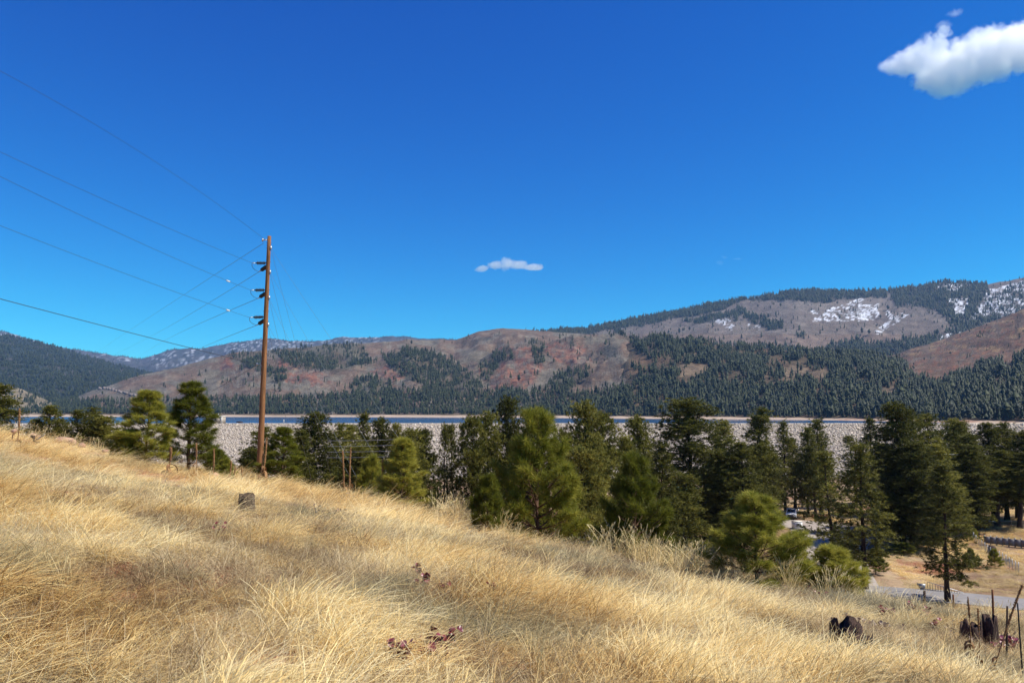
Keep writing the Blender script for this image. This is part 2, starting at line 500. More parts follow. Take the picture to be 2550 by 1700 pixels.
def ground_color(x, y):
    n = fbm(x / 1.3, y / 1.3, 4, 31); n2 = fbm(x / 6, y / 6, 4, 41)
    straw = np.array([.40, .28, .14]); soil = np.array([.30, .13, .07]); tan = np.array([.44, .31, .19]); brown = np.array([.24, .15, .09])
    a = sstep(n, .42, .6)[..., None]
    c = soil * (1 - a) + straw * a
    bm_ = np.zeros(np.shape(x))
    for bx, by, r in bare:
        bm_ = np.maximum(bm_, 1 - sstep(np.hypot(x - bx, (y - by) * .7) + (n - .5) * r, r * .6, r * 1.5))
    c = c * (1 - bm_[..., None]) + np.array([.42, .19, .10]) * bm_[..., None]
    far = sstep(y, 60, 85)[..., None]
    b = sstep(n2, .35, .65)[..., None]
    cf = (brown * (1 - b) + tan * b)
    h = sstep(fbm(x / 3, y / 3, 4, 51), .52, .62)[..., None]
    cf = cf * (1 - .5 * h) + np.array([.42, .33, .16]) * .5 * h
    rd = sstep(n2 + .3 * (n - .5), .66, .74)[..., None]
    cf = cf * (1 - rd) + np.array([.30, .12, .07]) * rd
    return c * (1 - far) + cf * far

def build_ground():
    nx, ny = 320, 330
    s = np.linspace(-1, 1, nx); xs = 330 * np.sinh(5 * s) / np.sinh(5)
    q = np.linspace(-.12, 1, ny); ys = 330 * np.sinh(3.6 * q) / np.sinh(3.6)
    X, Y = np.meshgrid(xs, ys)
    Z = zg(X, Y)
    V = np.stack([X, Y, Z], -1).reshape(-1, 3)
    i = np.arange(ny - 1)[:, None] * nx; j = np.arange(nx - 1)[None, :]
    f = np.stack([i + j, i + j + 1, i + nx + j + 1, i + nx + j], -1).reshape(-1, 4)
    me = mesh_np('ground', V, f, M['ground'], None, True, ground_color(V[:, 0], V[:, 1]))
    tag(link('ground', me), 'grassy brown hillside falling away to the flat valley floor', None, None, 'structure')
build_ground()

def ribbon(name, pl, wd, z, mat, label):
    pl = np.array(pl); 
    t = np.linspace(0, len(pl) - 1, 60)
    x = np.interp(t, range(len(pl)), pl[:, 0]); y = np.interp(t, range(len(pl)), pl[:, 1])
    for _ in range(30):
        x[1:-1] = (x[:-2] + x[1:-1] + x[2:]) / 3; y[1:-1] = (y[:-2] + y[1:-1] + y[2:]) / 3
    dx = np.gradient(x); dy = np.gradient(y); L = np.hypot(dx, dy); nx_, ny_ = -dy / L, dx / L
    wv = np.interp(np.linspace(0, 1, 60), np.linspace(0, 1, len(wd)), wd) / 2
    A = np.stack([x + nx_ * wv, y + ny_ * wv, np.full(60, z)], -1); B = np.stack([x - nx_ * wv, y - ny_ * wv, np.full(60, z)], -1)
    V = np.vstack([A, B]); i = np.arange(59)
    f = np.stack([i, i + 1, i + 61, i + 60], -1)
    me = mesh_np(name, V, f, mat)
    return tag(link(name, me), label, None, None, 'structure')
ribbon('gravel_lane', ROAD2, [7, 8, 10, 13, 13, 12, 12, 12], ZF + .05, M['gravel'], 'pale gravel lane curving from the road up to the parked truck')
ribbon('road', ROAD1, [6.5, 6.5], ZF + .06, M['asphalt'], 'grey paved road crossing below the grass hill')
# ------------------------------------------------------------------ dam
DT, DC, DZ = 258.0, 309.0, -5.15
def dam():
    mb = MB()
    pr = [(DT, -22.6), (DC, DZ), (DC + 8, DZ + .05), (DC + 45, -17), (DC + 45, -24), (DT, -24)]
    mb.prism(pr, -520, 520)
    o = mb.obj('dam', simple('dam_fill', (.34, .28, .23), (.50, .43, .35), .7, .95, .5))
    tag(o, 'long embankment dam face armoured with pale stone below the lake', None, None, 'structure')
    # crest strip (gravel road on top) and coping verge
    mc = MB(); mc.box((0, DC + 4, DZ + .02), (1040, 7.6, .35))
    tag(mc.obj('crest_road', simple('crest_gravel', (.50, .42, .32), (.60, .52, .42), .5, .95)), 'thin pale gravel road along the top of the dam', None, None, 'structure')
dam()

def rock_proto(seed, r=1.0):
    rg = np.random.default_rng(seed)
    import bmesh
    bm = bmesh.new(); bmesh.ops.create_icosphere(bm, subdivisions=1, radius=1.0)
    V = np.array([v.co[:] for v in bm.verts]); f = np.array([[v.index for v in fc.verts] for fc in bm.faces])
    bm.free()
    # cut by random planes to make it blocky
    for _ in range(7):
        n = rg.normal(size=3); n /= np.linalg.norm(n); d = rg.uniform(.45, .75)
        h = V @ n; k = h > d
        V[k] -= np.outer(h[k] - d, n)
    V *= rg.uniform(.75, 1.2, 3) * r
    return V, f
RP = []
for i in range(8):
    V, f = rock_proto(100 + i)
    RP.append(mesh_np('riprap_stone', V, f, M['riprap']))
def riprap():
    n = 115000
    x = RNG.uniform(-215, 215, n); t = RNG.uniform(0, 1, n)
    y = DT + (DC - DT) * t; z = -22.6 + (DZ + 22.6) * t
    s = RNG.lognormal(-1.15, .30, n) * np.interp(x, [-215, 215], [.8, .95])
    s = np.clip(s, .2, 1.2)
    pts = np.stack([x, y, z + s * .15 + .05], -1)
    scatter('riprap', pts, RNG.uniform(0, 6.28, (n, 3)), np.stack([s * 1.15, s, s * .85], -1), RNG.integers(0, 8, n), RP,
            {}, 'pale grey and tan stones covering the dam face')
riprap()

# ------------------------------------------------------------------ lake
LZ = -15.0
def lake():
    m, t = mat_new('lake_water'); b = NB(t)
    tc = b.n('ShaderNodeTexCoord')
    mp = b.n('ShaderNodeMapping', ins={'Vector': tc.outputs['Object'], 'Scale': (.35, 1.0, 1)})
    no = b.n('ShaderNodeTexNoise', ins={'Vector': mp.outputs[0], 'Scale': .35, 'Detail': 6, 'Roughness': .6})
    n2 = b.n('ShaderNodeTexNoise', ins={'Vector': mp.outputs[0], 'Scale': .012, 'Detail': 3})
    bp = b.n('ShaderNodeBump', ins={'Height': no.outputs['Fac'], 'Strength': .8, 'Distance': .8})
    bs = b.n('ShaderNodeBsdfPrincipled', ins={'Base Color': (.012, .05, .11, 1), 'Roughness': b.ramp(n2.outputs['Fac'], [(.35, (.06,) * 3), (.65, (.22,) * 3)]), 'IOR': 1.33, 'Normal': bp.outputs[0]})
    b.n('ShaderNodeOutputMaterial', ins={'Surface': bs.outputs[0]})
    mb = MB(); V = [(-6000, 330, LZ), (6000, 330, LZ), (6000, 4200, LZ), (-6000, 4200, LZ)]
    mb.add(V, None, [(0, 1, 2, 3)])
    tag(mb.obj('lake', m), 'narrow band of blue reservoir water behind the dam', None, None, 'structure')
lake()

# ------------------------------------------------------------------ far land layers
SHU = [-600, 0, 400, 1000, 1500, 2000, 2200, 2400, 2700, 3200]
SHD = [2050, 1990, 1960, 1850, 1580, 1290, 1140, 960, 830, 700]
Dsh = lambda u: np.interp(u, SHU, SHD)
def ureal(u): return u

class Layer:
    def __init__(s, name, prof, Dr, Db, zb, amp, seed, urange, p=1.15, gx=260., gy=650., rough=.35):
        s.rough = rough
        s.name = name; s.pu = [q[0] for q in prof]; s.pv = [q[1] for q in prof]
        s.Dr, s.Db, s.zb, s.amp, s.seed, s.ur, s.p, s.gx, s.gy = Dr, Db, zb, amp, seed, urange, p, gx, gy
    def surf(s, u, t):
        u = np.asarray(u, float); t = np.asarray(t, float)
        vr = np.interp(u, s.pu, s.pv) + (fbm(u / 22., u * 0, 4, s.seed) - .5) * 5.0
        Dr = s.Dr(u); Db = s.Db(u)
        rx, ry, rz = ray(u, vr); bx, by, bz = ray(u, VH)
        zr = rz / ry * Dr; zb = s.zb(u)
        zr = np.maximum(zr, zb + 3)
        y = Db + (Dr - Db) * t
        k = np.clip(t, 0, 1)
        x = y * (bx / by * (1 - k) + rx / ry * k)
        g = np.power(np.maximum(k, 1e-6), s.p)
        z = zb + (zr - zb) * g
        z = np.where(t > 1, zr - (t - 1) * (zr - zb) * .9, z)
        wgt = np.clip(4 * k * (1 - k), 0, 1) ** .7
        warp = (fbm(x / 400, y / 400, 3, s.seed + 5) - .5) * 1.6
        n = ridged(x / s.gx + warp, y / s.gy + warp, 4, s.seed + 3) - .62
        n2 = fbm(x / 90., y / 90., 4, s.seed + 8) - .5
        z = z + (n * s.amp + n2 * s.amp * s.rough) * (zr - zb) * wgt
        return x, y, z
    def build(s, nu, nt_, colf, mat, label):
        u = np.linspace(s.ur[0], s.ur[1], nu); t = np.concatenate([np.linspace(0, 1, nt_), [1.08, 1.25, 1.6]])
        U, T = np.meshgrid(u, t)
        x, y, z = s.surf(U, T)
        pu, pv = proj(x, y, z)
        V = np.stack([x, y, z], -1).reshape(-1, 3)
        m = len(t)
        i = np.arange(m - 1)[:, None] * nu; j = np.arange(nu - 1)[None, :]
        f = np.stack([i + j, i + j + 1, i + nu + j + 1, i + nu + j], -1).reshape(-1, 4)
        me = mesh_np(s.name, V, f, mat, None, True, colf(pu.ravel(), pv.ravel(), V))
        return tag(link(s.name, me), label, None, None, 'structure')

def mixc(c, m, col):
    m = np.asarray(m, float)[:, None]
    return c * (1 - m) + np.array(col) * m

def warp_uv(u, v, a=9, seed=71):
    return u + (fbm(u / 14, v / 14, 4, seed) - .5) * 2 * a, v + (fbm(u / 14, v / 14, 4, seed + 3) - .5) * 2 * a * .6

FORA = [(-700, 1040), (-700, 1000), (0, 1002), (140, 1002), (600, 1001), (850, 990), (1000, 982), (1150, 967), (1250, 975), (1400, 985), (1550, 980), (1600, 957), (1700, 931), (1800, 900), (2700, 900), (3200, 900), (3200, 1100), (-700, 1100)]
PATCH_B = [
    [(948, 892), (1023, 858), (1100, 890), (1139, 902), (1193, 953), (1215, 990), (1040, 990), (1052, 960), (995, 935)],
    [(669, 874), (770, 862), (850, 852), (915, 860), (922, 902), (850, 924), (800, 925), (730, 914)],
    [(1186, 917), (1240, 872), (1266, 852), (1284, 888), (1250, 905), (1211, 953)],
    [(1320, 848), (1352, 852), (1352, 902), (1331, 912)],
    [(1385, 931), (1465, 917), (1472, 931), (1400, 989), (1352, 985)],
    [(1533, 820), (1860, 820), (1860, 1000), (1590, 1000), (1600, 957), (1573, 931), (1609, 902), (1584, 870)],
    [(566, 885), (640, 874), (665, 880), (650, 925), (600, 915)],
    [(880, 945), (960, 940), (990, 985), (870, 985)],
    [(690, 920), (720, 930), (700, 960), (640, 930)]]
RED_B = [[(1180, 925), (1240, 865), (1330, 860), (1345, 900), (1330, 960), (1230, 965)],
         [(940, 905), (1000, 900), (1010, 945), (920, 950)], [(545, 890), (600, 890), (600, 925), (550, 915)],
         [(1360, 965), (1400, 955), (1410, 990), (1350, 990)], [(1575, 850), (1625, 850), (1615, 890), (1590, 895)],
         [(1345, 860), (1420, 850), (1480, 900), (1400, 915)], [(690, 890), (800, 910), (820, 960), (700, 950)]]
EOPEN = [[(1940, 912), (2060, 918), (2060, 945), (1950, 940)], [(1690, 908), (1775, 912), (1765, 940), (1690, 938)], [(2195, 965), (2230, 960), (2235, 995), (2200, 998)],
         [(1700, 880), (1740, 880), (1750, 900), (1700, 900)]]
SNOW_C = [[(2105, 758), (2150, 734), (2156, 745), (2080, 781)], [(2206, 772), (2264, 783), (2240, 800), (2188, 832), (2176, 821), (2215, 795)], [(1769, 797), (1830, 785), (1823, 821)], [(1855, 803), (1895, 810), (1892, 823)],
          [(2459, 722), (2560, 695), (2650, 690), (2600, 740), (2524, 779), (2409, 803), (2440, 760)], [(2329, 705), (2394, 705), (2387, 725), (2340, 722)], [(2080, 760), (2190, 755), (2180, 800), (2020, 800)], [(2360, 745), (2420, 735), (2400, 790), (2380, 780)],
          [(2020, 770), (2040, 775), (2030, 795)], [(2345, 835), (2400, 825), (2390, 845), (2340, 850)]]
FORC = [[(1230, 845), (1370, 815), (1533, 795), (1700, 760), (1873, 730), (1989, 710), (2206, 715), (2210, 745), (2152, 742), (2090, 745), (2060, 756), (1960, 748), (1850, 750), (1760, 785), (1690, 790), (1600, 812), (1533, 818), (1440, 838), (1370, 842)],
        [(2206, 710), (2350, 690), (2410, 690), (2450, 695), (2470, 740), (2420, 790), (2400, 810), (2370, 812), (2340, 780), (2300, 765), (2230, 762)],
        [(2410, 790), (2470, 745), (2560, 690), (2800, 660), (2800, 780), (2540, 785), (2450, 805)],
        [(1830, 762), (1872, 785), (1953, 806), (1953, 818), (1917, 823), (1863, 800)], [(1700, 800), (1790, 785), (1860, 770), (1830, 800), (1720, 806)],
        [(1530, 820), (1550, 825), (1540, 850)],
        [(1980, 835), (2000, 830), (2000, 845)], [(2116, 846), (2180, 858), (2260, 846), (2361, 828), (2420, 800), (2460, 815), (2420, 830), (2361, 900), (1800, 900), (1780, 862), (2043, 872)]]

def anypoly(u, v, polys):
    r = np.zeros(np.shape(u), bool)
    for p in polys: r |= inpoly(u, v, p)
    return r

def col_B(u, v, V):
    uw, vw = warp_uv(u, v, 9)
    n = fbm(u / 40, v / 16, 4, 5)
    c = np.tile(np.array([.155, .105, .072]), (len(u), 1))
    c = mixc(c, sstep(n, .45, .62) * .7, (.17, .155, .115))
    ur, vr_ = warp_uv(u, v, 26, 172)
    c = mixc(c, anypoly(ur, vr_, RED_B) * sstep(fbm(u / 9, v / 12, 4, 173), .32, .55) * .68, (.25, .095, .055))
    c = mixc(c, anypoly(ur, vr_, RED_B) * sstep(fbm(u / 16, v / 3.0, 3, 175), .56, .66) * .8, (.09, .05, .045))
    c = mixc(c, sstep(fbm(u / 9, v / 5, 3, 77), .6, .7) * .35, (.26, .23, .18))
    c = mixc(c, anypoly(uw, vw, PATCH_B) * .5, (.06, .06, .035))
    return c
def col_E(u, v, V):
    uw, vw = warp_uv(u, v, 6)
    n = fbm(u / 30, v / 14, 4, 15)
    c = np.tile(np.array([.10, .075, .045]), (len(u), 1))
    c = mixc(c, sstep(n, .5, .7) * .6, (.17, .10, .06))
    ue, ve = warp_uv(u, v, 24, 271)
    c = mixc(c, anypoly(ue, ve, EOPEN) * .8, (.22, .16, .10))
    return c
def col_C(u, v, V):
    uw, vw = warp_uv(u, v, 7)
    n = fbm(u / 50, v / 20, 4, 25)
    c = np.tile(np.array([.16, .125, .10]), (len(u), 1))
    c = mixc(c, sstep(n, .4, .65) * .7, (.20, .165, .135))
    c = mixc(c, (v > 832) * .5, (.19, .12, .08))
    c = mixc(c, anypoly(uw, vw, FORC) * .6, (.07, .06, .05))
    sp = sstep(fbm((u + 1.6 * v) / 12, (v * 1.2 - u * .6) / 3.2, 4, 93) + .4 * (fbm(u / 25, v / 12, 2, 96) - .5), .47, .60)
    c = mixc(c, anypoly(uw, vw, SNOW_C) * sp, (.72, .74, .78))
    return c
def col_D(u, v, V):
    n = fbm(u / 40, v / 16, 4, 35); n2 = fbm(u / 12, v / 5, 4, 36)
    c = np.tile(np.array([.165, .10, .066]), (len(u), 1))
    c = mixc(c, sstep(n, .45, .6) * .6, (.20, .15, .11))
    c = mixc(c, sstep(n2, .52, .62) * .6, (.24, .10, .055))
    c = mixc(c, sstep(fbm(u / 7, v / 3, 4, 39), .5, .62) * .5, (.11, .085, .06))
    c = mixc(c, sstep(fbm(u / 20, v / 5, 3, 37), .58, .66) * (v < 885) * .6, (.36, .24, .12))
    return c
def col_F(u, v, V):
    n = fbm(u / 30, v / 12, 4, 45)
    c = np.tile(np.array([.030, .040, .034]), (len(u), 1))
    return mixc(c, sstep(n, .55, .7) * .5, (.10, .08, .07))
def col_H(u, v, V):
    c = np.tile(np.array([.07, .066, .066]), (len(u), 1))
    c = mixc(c, sstep(fbm(u / 18, v / 9, 4, 46), .45, .6) * .6, (.035, .042, .04))
    sp = sstep(fbm(u / 4, v / 2.6, 3, 47), .56, .72) * .7
    reg = anypoly(u, v, [[(380, 880), (520, 865), (560, 900), (380, 915)], [(560, 850), (860, 835), (880, 870), (560, 885)], [(0, 815), (110, 835), (110, 856), (0, 842)], [(860, 835), (960, 835), (940, 856), (860, 860)], [(240, 872), (330, 890), (320, 900), (240, 888)]])
    ridge = v < np.interp(u, [0, 134, 217, 354, 434, 672, 922, 1121], [822, 860, 874, 894, 869, 842, 839, 845]) + 14
    return mixc(c, np.clip(reg * sp * .6 + ridge * sp * .1, 0, 1), (.72, .75, .82))
def col_I(u, v, V):
    c = np.tile(np.array([.25, .20, .13]), (len(u), 1))
    return mixc(c, sstep(fbm(u / 12, v / 8, 3, 48), .5, .6) * .5, (.12, .11, .06))

LB = Layer('brown_mountain', [(-200, 1030), (60, 1025), (137, 1006), (253, 965), (325, 940), (434, 916), (542, 887), (578, 878), (669, 871), (759, 864), (850, 855), (922, 854), (1013, 846), (1132, 846), (1150, 841), (1197, 823), (1248, 817), (1320, 821), (1392, 827), (1428, 830), (1530, 840), (1640, 880), (1800, 980), (1900, 1025)],
           lambda u: np.interp(u, [0, 400, 1200, 2000], [2700, 3300, 3900, 3600]), lambda u: Dsh(u) + 120, lambda u: 0 * u - 10, .16, 11, (40, 1900), 1.0, 260., 650., .6)
LB2 = Layer('red_cliff_hill', [(400, 1030), (460, 1000), (510, 960), (560, 925), (610, 900), (669, 884), (760, 885), (850, 905), (948, 895), (1023, 863), (1085, 877), (1150, 902), (1186, 900), (1258, 856), (1302, 854), (1356, 856), (1392, 846), (1428, 832), (1483, 834), (1533, 828), (1573, 838), (1650, 880), (1760, 960), (1850, 1025)],
            lambda u: np.interp(u, [500, 1200, 2000], [2900, 3000, 2700]), lambda u: Dsh(u) + 140, lambda u: 0 * u - 9, .20, 12, (400, 1850), 1.0, 190, 520, .6)
LE = Layer('forested_hill', [(1300, 1028), (1380, 1008), (1450, 970), (1510, 905), (1560, 856), (1600, 842), (1640, 840), (1700, 845), (1819, 862), (1917, 868), (2043, 880), (2130, 884), (2231, 892), (2278, 935), (2340, 948), (2387, 938), (2441, 916), (2550, 894), (3000, 860)],
           lambda u: np.interp(u, [1400, 2200, 2600], [2700, 2200, 1700]), lambda u: Dsh(u) + 60, lambda u: 0 * u - 11, .14, 13, (1300, 3000), 1.05, 230, 480)
LD = Layer('bare_brown_hill', [(2000, 960), (2100, 912), (2225, 884), (2330, 850), (2440, 812), (2500, 790), (2550, 768), (2800, 715), (3100, 690)],
           lambda u: 0 * u + 2700, lambda u: 0 * u + 1500, lambda u: 0 * u + 10, .10, 14, (2000, 3100), .95, 200, 420)
LC = Layer('snow_patched_mountain', [(1200, 870), (1250, 840), (1370, 824), (1450, 820), (1533, 806), (1627, 786), (1700, 774), (1772, 757), (1873, 741), (1989, 724), (2098, 726), (2206, 724), (2296, 712), (2343, 703), (2405, 703), (2459, 708), (2495, 701), (2550, 691), (2700, 680), (3200, 650)],
           lambda u: 0 * u + 5600, lambda u: 0 * u + 3100, lambda u: 0 * u + 120, .055, 29, (1200, 3200), 1.0, 330, 900)
LF = Layer('dark_forested_mountain', [(-700, 790), (-200, 808), (0, 834), (72, 847), (145, 865), (217, 886), (289, 908), (343, 922), (398, 934), (470, 965), (560, 1015)],
           lambda u: 0 * u + 5600, lambda u: 0 * u + 2700, lambda u: 0 * u - 10, .12, 16, (-700, 600), 1.0, 420, 1200)
LH = Layer('distant_blue_mountain', [(-800, 780), (-200, 800), (0, 822), (36, 833), (87, 846), (134, 860), (217, 874), (289, 885), (354, 894), (380, 884), (434, 869), (506, 867), (568, 855), (615, 848), (672, 842), (723, 848), (795, 849), (850, 840), (922, 839), (977, 836), (1049, 842), (1121, 845), (1250, 848), (1500, 860)],
           lambda u: 0 * u + 9800, lambda u: 0 * u + 5200, lambda u: 0 * u + 60, .16, 17, (-800, 1500), 1.0, 600, 1500)
LI = Layer('pale_rocky_hill', [(-600, 940), (-200, 940), (0, 956), (36, 961), (72, 976), (127, 1001), (190, 1022)],
           lambda u: 0 * u + 2600, lambda u: 0 * u + 2080, lambda u: 0 * u - 10, .22, 18, (-600, 200), 1.0, 90, 200)
LH.build(420, 50, col_H, M['terr'], 'distant blue mountain range with snow speckled along its crest')
LF.build(260, 60, col_F, M['terr'], 'dark forested mountain sloping down at the far end of the lake')
LC.build(460, 90, col_C, M['terr'], 'high grey brown mountain with snow patches')
LB.build(420, 70, col_B, M['terr'], 'long bare brown mountainside above the lake')
LB2.build(420, 80, col_B, M['terr'], 'reddish hill with cliffs and scattered conifers')
LD.build(260, 60, col_D, M['terr'], 'bare reddish brown hill beside the snowy mountain')
LE.build(360, 70, col_E, M['terr'], 'foothills covered in dense conifer forest')
LI.build(160, 40, col_I, M['terr'], 'small pale rocky hill at the end of the lake')

def shore_surf(u, t):
    Ds = Dsh(u)
    wig = (fbm(np.asarray(u) / 60., np.asarray(u) * 0, 4, 61) - .5) * 40
    y = Ds - 50 + t * 560 + wig * (t < 1)
    bx, by, bz = ray(u, VH)
    x = y * bx / by
    s = y - Ds - wig
    bank = np.interp(u, [0, 1500, 2300, 3000], [5.5, 4.5, 3.5, 3.5])
    z = LZ - 1.2 + (s + 50) / 50 * 1.2 * (s < 0) + (s >= 0) * 1.2 + bank * sstep(s, 0, 70) + np.maximum(s - 60, 0) * .028
    z = z + (fbm(x / 30, y / 30, 3, 62) - .5) * 2.2 * sstep(s, 10, 80)
    return x, y, z
def shore():
    nu, nt_ = 500, 46
    U, T = np.meshgrid(np.linspace(-600, 3100, nu), np.linspace(0, 1, nt_))
    x, y, z = shore_surf(U, T)
    V = np.stack([x, y, z], -1).reshape(-1, 3)
    s = (y - Dsh(U)).ravel()
    c = np.tile(np.array([.46, .35, .25]), (len(V), 1))
    c = mixc(c, sstep(fbm(x.ravel() / 40, y.ravel() / 15, 3, 63), .5, .65) * .7 * sstep(U.ravel(), 1800, 2300), (.30, .13, .08))
    c = mixc(c, sstep(s, 30, 70), (.14, .10, .06))
    i = np.arange(nt_ - 1)[:, None] * nu; j = np.arange(nu - 1)[None, :]
    f = np.stack([i + j, i + j + 1, i + nu + j + 1, i + nu + j], -1).reshape(-1, 4)
    tag(link('shore', mesh_np('shore', V, f, terrain_mat('shore_sand', .08, 1.0, .25), None, True, c)), 'sandy tan shoreline on the far side of the lake', None, None, 'structure')
shore()
# land sheet under everything out to the horizon
mb = MB(); mb.add([(-14000, -3000, -40), (14000, -3000, -40), (14000, 14000, -40), (-14000, 14000, -40)], None, [(0, 1, 2, 3)])
tag(mb.obj('terrain', simple('plain_ground', (.10, .08, .05), (.15, .12, .08), .01, .95)), 'low brown land under the valley reaching the horizon', None, None, 'structure')

# dark rock ledge on the lower left end of the brown mountain
def ledge():
    rg = np.random.default_rng(5)
    root = empty('rock_ledge', (0, 0, 0), 0, 'dark blocky rock ledge on the low left end of the brown mountain', 'rock ledge')
    pts = [(246, 966), (262, 965), (280, 968), (300, 974), (320, 980), (342, 985)]
    u = np.linspace(246, 342, 15)
    for i in range(14):
        uu = u[i] + rg.uniform(-2, 2); vv = np.interp(uu, [a for a, b in pts], [b for a, b in pts])
        t = np.linspace(0, 1, 80); x, y, z = LB.surf(np.full(80, uu), t); pu, pv = proj(x, y, z)
        k = int(np.argmin(np.abs(pv - vv - 4)))
        V, f = rock_proto(500 + i)
        sx = rg.uniform(5.5, 9); V = V * np.array([sx, 8, rg.uniform(5, 9)]) 
        o = link('rock', mesh_np('rock', V, f, M['rockface']), root, (x[k], y[k], z[k] + 4), (0, 0, rg.uniform(0, 1)))
ledge()

# ------------------------------------------------------------------ far conifers
def far_conifer(seed, kind=0):
    rg = np.random.default_rng(seed); mb = MB()
    H = 1.0
    mb.tube([(0, 0, -.05), (0, 0, .5)], [.014, .010], 3, False, .3)
    wd = [.13, .17, .20, .15][kind % 4]; cs = [.12, .22, .3, .15][kind % 4]
    tiers = 7
    for i in range(tiers):
        t = i / tiers; z0 = cs + (1 - cs) * t
        r = wd * (1 - t) ** .75 * rg.uniform(.8, 1.15) + .015
        if kind % 4 == 2: r = wd * sqrt(max(.05, 1 - (2 * t - .75) ** 2 * .8)) * rg.uniform(.8, 1.1)
        n = 7; a = rg.uniform(0, 6) + np.arange(n) * 2 * pi / n
        rr = r * rg.uniform(.45, 1.4, n)
        dz = (1 - cs) / tiers
        off = rg.normal(0, .022, 2)
        V = [(off[0] + rr[k] * cos(a[k]), off[1] + rr[k] * sin(a[k]), z0 - dz * rg.uniform(.1, .5)) for k in range(n)] + [(off[0], off[1], z0 + dz * 1.5)]
        mb.add(V, [(k, (k + 1) % n, n) for k in range(n)], None, rg.uniform(.15, .9))
    return mb.mesh('conifer', M['far'])
FP = [far_conifer(i, i) for i in range(8)]
def snag_proto(seed):
    rg = np.random.default_rng(seed); mb = MB()
    for k in range(5):
        x, y = rg.uniform(-.7, .7, 2); h = rg.uniform(.6, 1.0)
        l = rg.normal(0, .06, 2)
        mb.tube([(x, y, -.1), (x + l[0], y + l[1], h)], [.022, .008], 3, False)
    return mb.mesh('snag', M['snag'])
SN = [snag_proto(i) for i in range(4)]

def plant(layer, name, n, maskf, hrange, protos, label, tpow=.7, wfac=1.0, urange=None):
    ur = urange or layer.ur
    u = RNG.uniform(max(ur[0], -150), min(ur[1], 2700), n * 4); t = RNG.random(n * 4) ** tpow
    x, y, z = layer.surf(u, t)
    pu, pv = proj(x, y, z)
    keep = RNG.random(len(u)) < maskf(pu, pv, t)
    idx = np.nonzero(keep)[0][:n]
    m = len(idx)
    h = RNG.uniform(hrange[0], hrange[1], m) * np.clip(RNG.lognormal(-.12, .28, m), .35, 1.35)
    w_ = h * RNG.uniform(.8, 1.25, m) * wfac
    scatter(name, np.stack([x[idx], y[idx], z[idx] - .3], -1), np.stack([RNG.normal(0, .03, m), RNG.normal(0, .03, m), RNG.uniform(0, 6.28, m)], -1),
            np.stack([w_, w_, h], -1), RNG.integers(0, len(protos), m), protos, {}, label)

def mB(u, v, t):
    uw, vw = warp_uv(u, v, 10)
    d = fbm(u / 16, v / 9, 3, 81)
    m = anypoly(uw, vw, PATCH_B) * sstep(d, .35, .5) * 1.0
    low = inpoly(uw, vw + 4, FORA)
    m = np.maximum(m, low * 1.0)
    sc_ = sstep(fbm(u / 30, v / 14, 3, 82), .5, .68) * .07
    return np.maximum(m, sc_)
plant(LB2, 'conifer_forest', 13000, mB, (13, 19), FP, 'dark conifers in patches over the reddish hill', .9)
plant(LB, 'upland_forest', 5500, lambda u, v, t: np.maximum(mB(u, v, t) * .8, (t > .97) * .10 * (u > 1150)), (13, 19), FP, 'sparse conifers along the brown mountainside', .9)
def mE(u, v, t):
    uw, vw = warp_uv(u, v, 7)
    d = fbm(u / 22, v / 11, 3, 83)
    uw, vw = warp_uv(u, v, 24, 271)
    d2 = fbm(u / 45, v / 16, 3, 183)
    ed = sstep(u + (fbm(u / 20, v / 10, 3, 184) - .5) * 90, np.interp(v, [820, 880, 940, 1000], [1520, 1590, 1575, 1500]), np.interp(v, [820, 880, 940, 1000], [1545, 1625, 1605, 1520]))
    return (1 - anypoly(uw, vw, EOPEN) * .93) * np.clip(.08 + sstep(d, .38, .54) * .9, 0, 1) * np.clip(1 - sstep(d2, .52, .62) * .85 * (v < 965), 0, 1) * np.maximum(ed, (v > 985) * 1.0)
plant(LE, 'foothill_forest', 17000, mE, (14, 21), FP, 'dense conifer forest over the foothills', .75, 1.1)
def mC(u, v, t):
    uw, vw = warp_uv(u, v, 8)
    d = fbm(u / 14, v / 8, 3, 84)
    sn = anypoly(uw, vw, SNOW_C)
    return np.maximum(anypoly(uw, vw, FORC) * np.clip(.35 + sstep(d, .35, .5), 0, 1) * (1 - .75 * sn), .015)
plant(LC, 'mountain_forest', 17000, mC, (17, 28), FP, 'conifers along the crest and gullies of the snowy mountain', .8, 1.15)
plant(LD, 'hill_trees', 500, lambda u, v, t: sstep(fbm(u / 20, v / 9, 3, 85), .55, .7) * .5 + .03 + (u < 2250) * .5, (7, 12), FP, 'few small conifers dotted on the bare brown hill')
plant(LF, 'dark_forest', 12000, lambda u, v, t: .45 + .5 * sstep(fbm(u / 14, v / 8, 3, 86), .4, .55), (14, 20), FP, 'dark forest covering the left mountain', .9, 1.4, (-60, 600))
plant(LI, 'rocky_hill_trees', 420, lambda u, v, t: sstep(fbm(u / 9, v / 7, 3, 87), .42, .55), (10, 16), FP, 'dark trees scattered over the small pale hill', .9, 1, (-60, 200))
plant(LH, 'ridge_trees', 5000, lambda u, v, t: (.2 + (t > .96) * .6) * sstep(fbm(u / 20, v / 8, 3, 88), .4, .6), (13, 20), FP, 'trees fringing the distant blue range', .5, 1.3, (-50, 1500))
plant(LB2, 'bare_trees', 4500, lambda u, v, t: sstep(fbm(u / 25, v / 12, 3, 89), .45, .6), (8, 13), SN, 'grey leafless trees on the reddish hill', .9, 1.0)
plant(LC, 'leafless_trees', 9000, lambda u, v, t: .25 + .75 * sstep(fbm(u / 25, v / 12, 3, 90), .45, .6), (11, 17), SN, 'grey leafless trees on the snowy mountain', .8, 1.0)
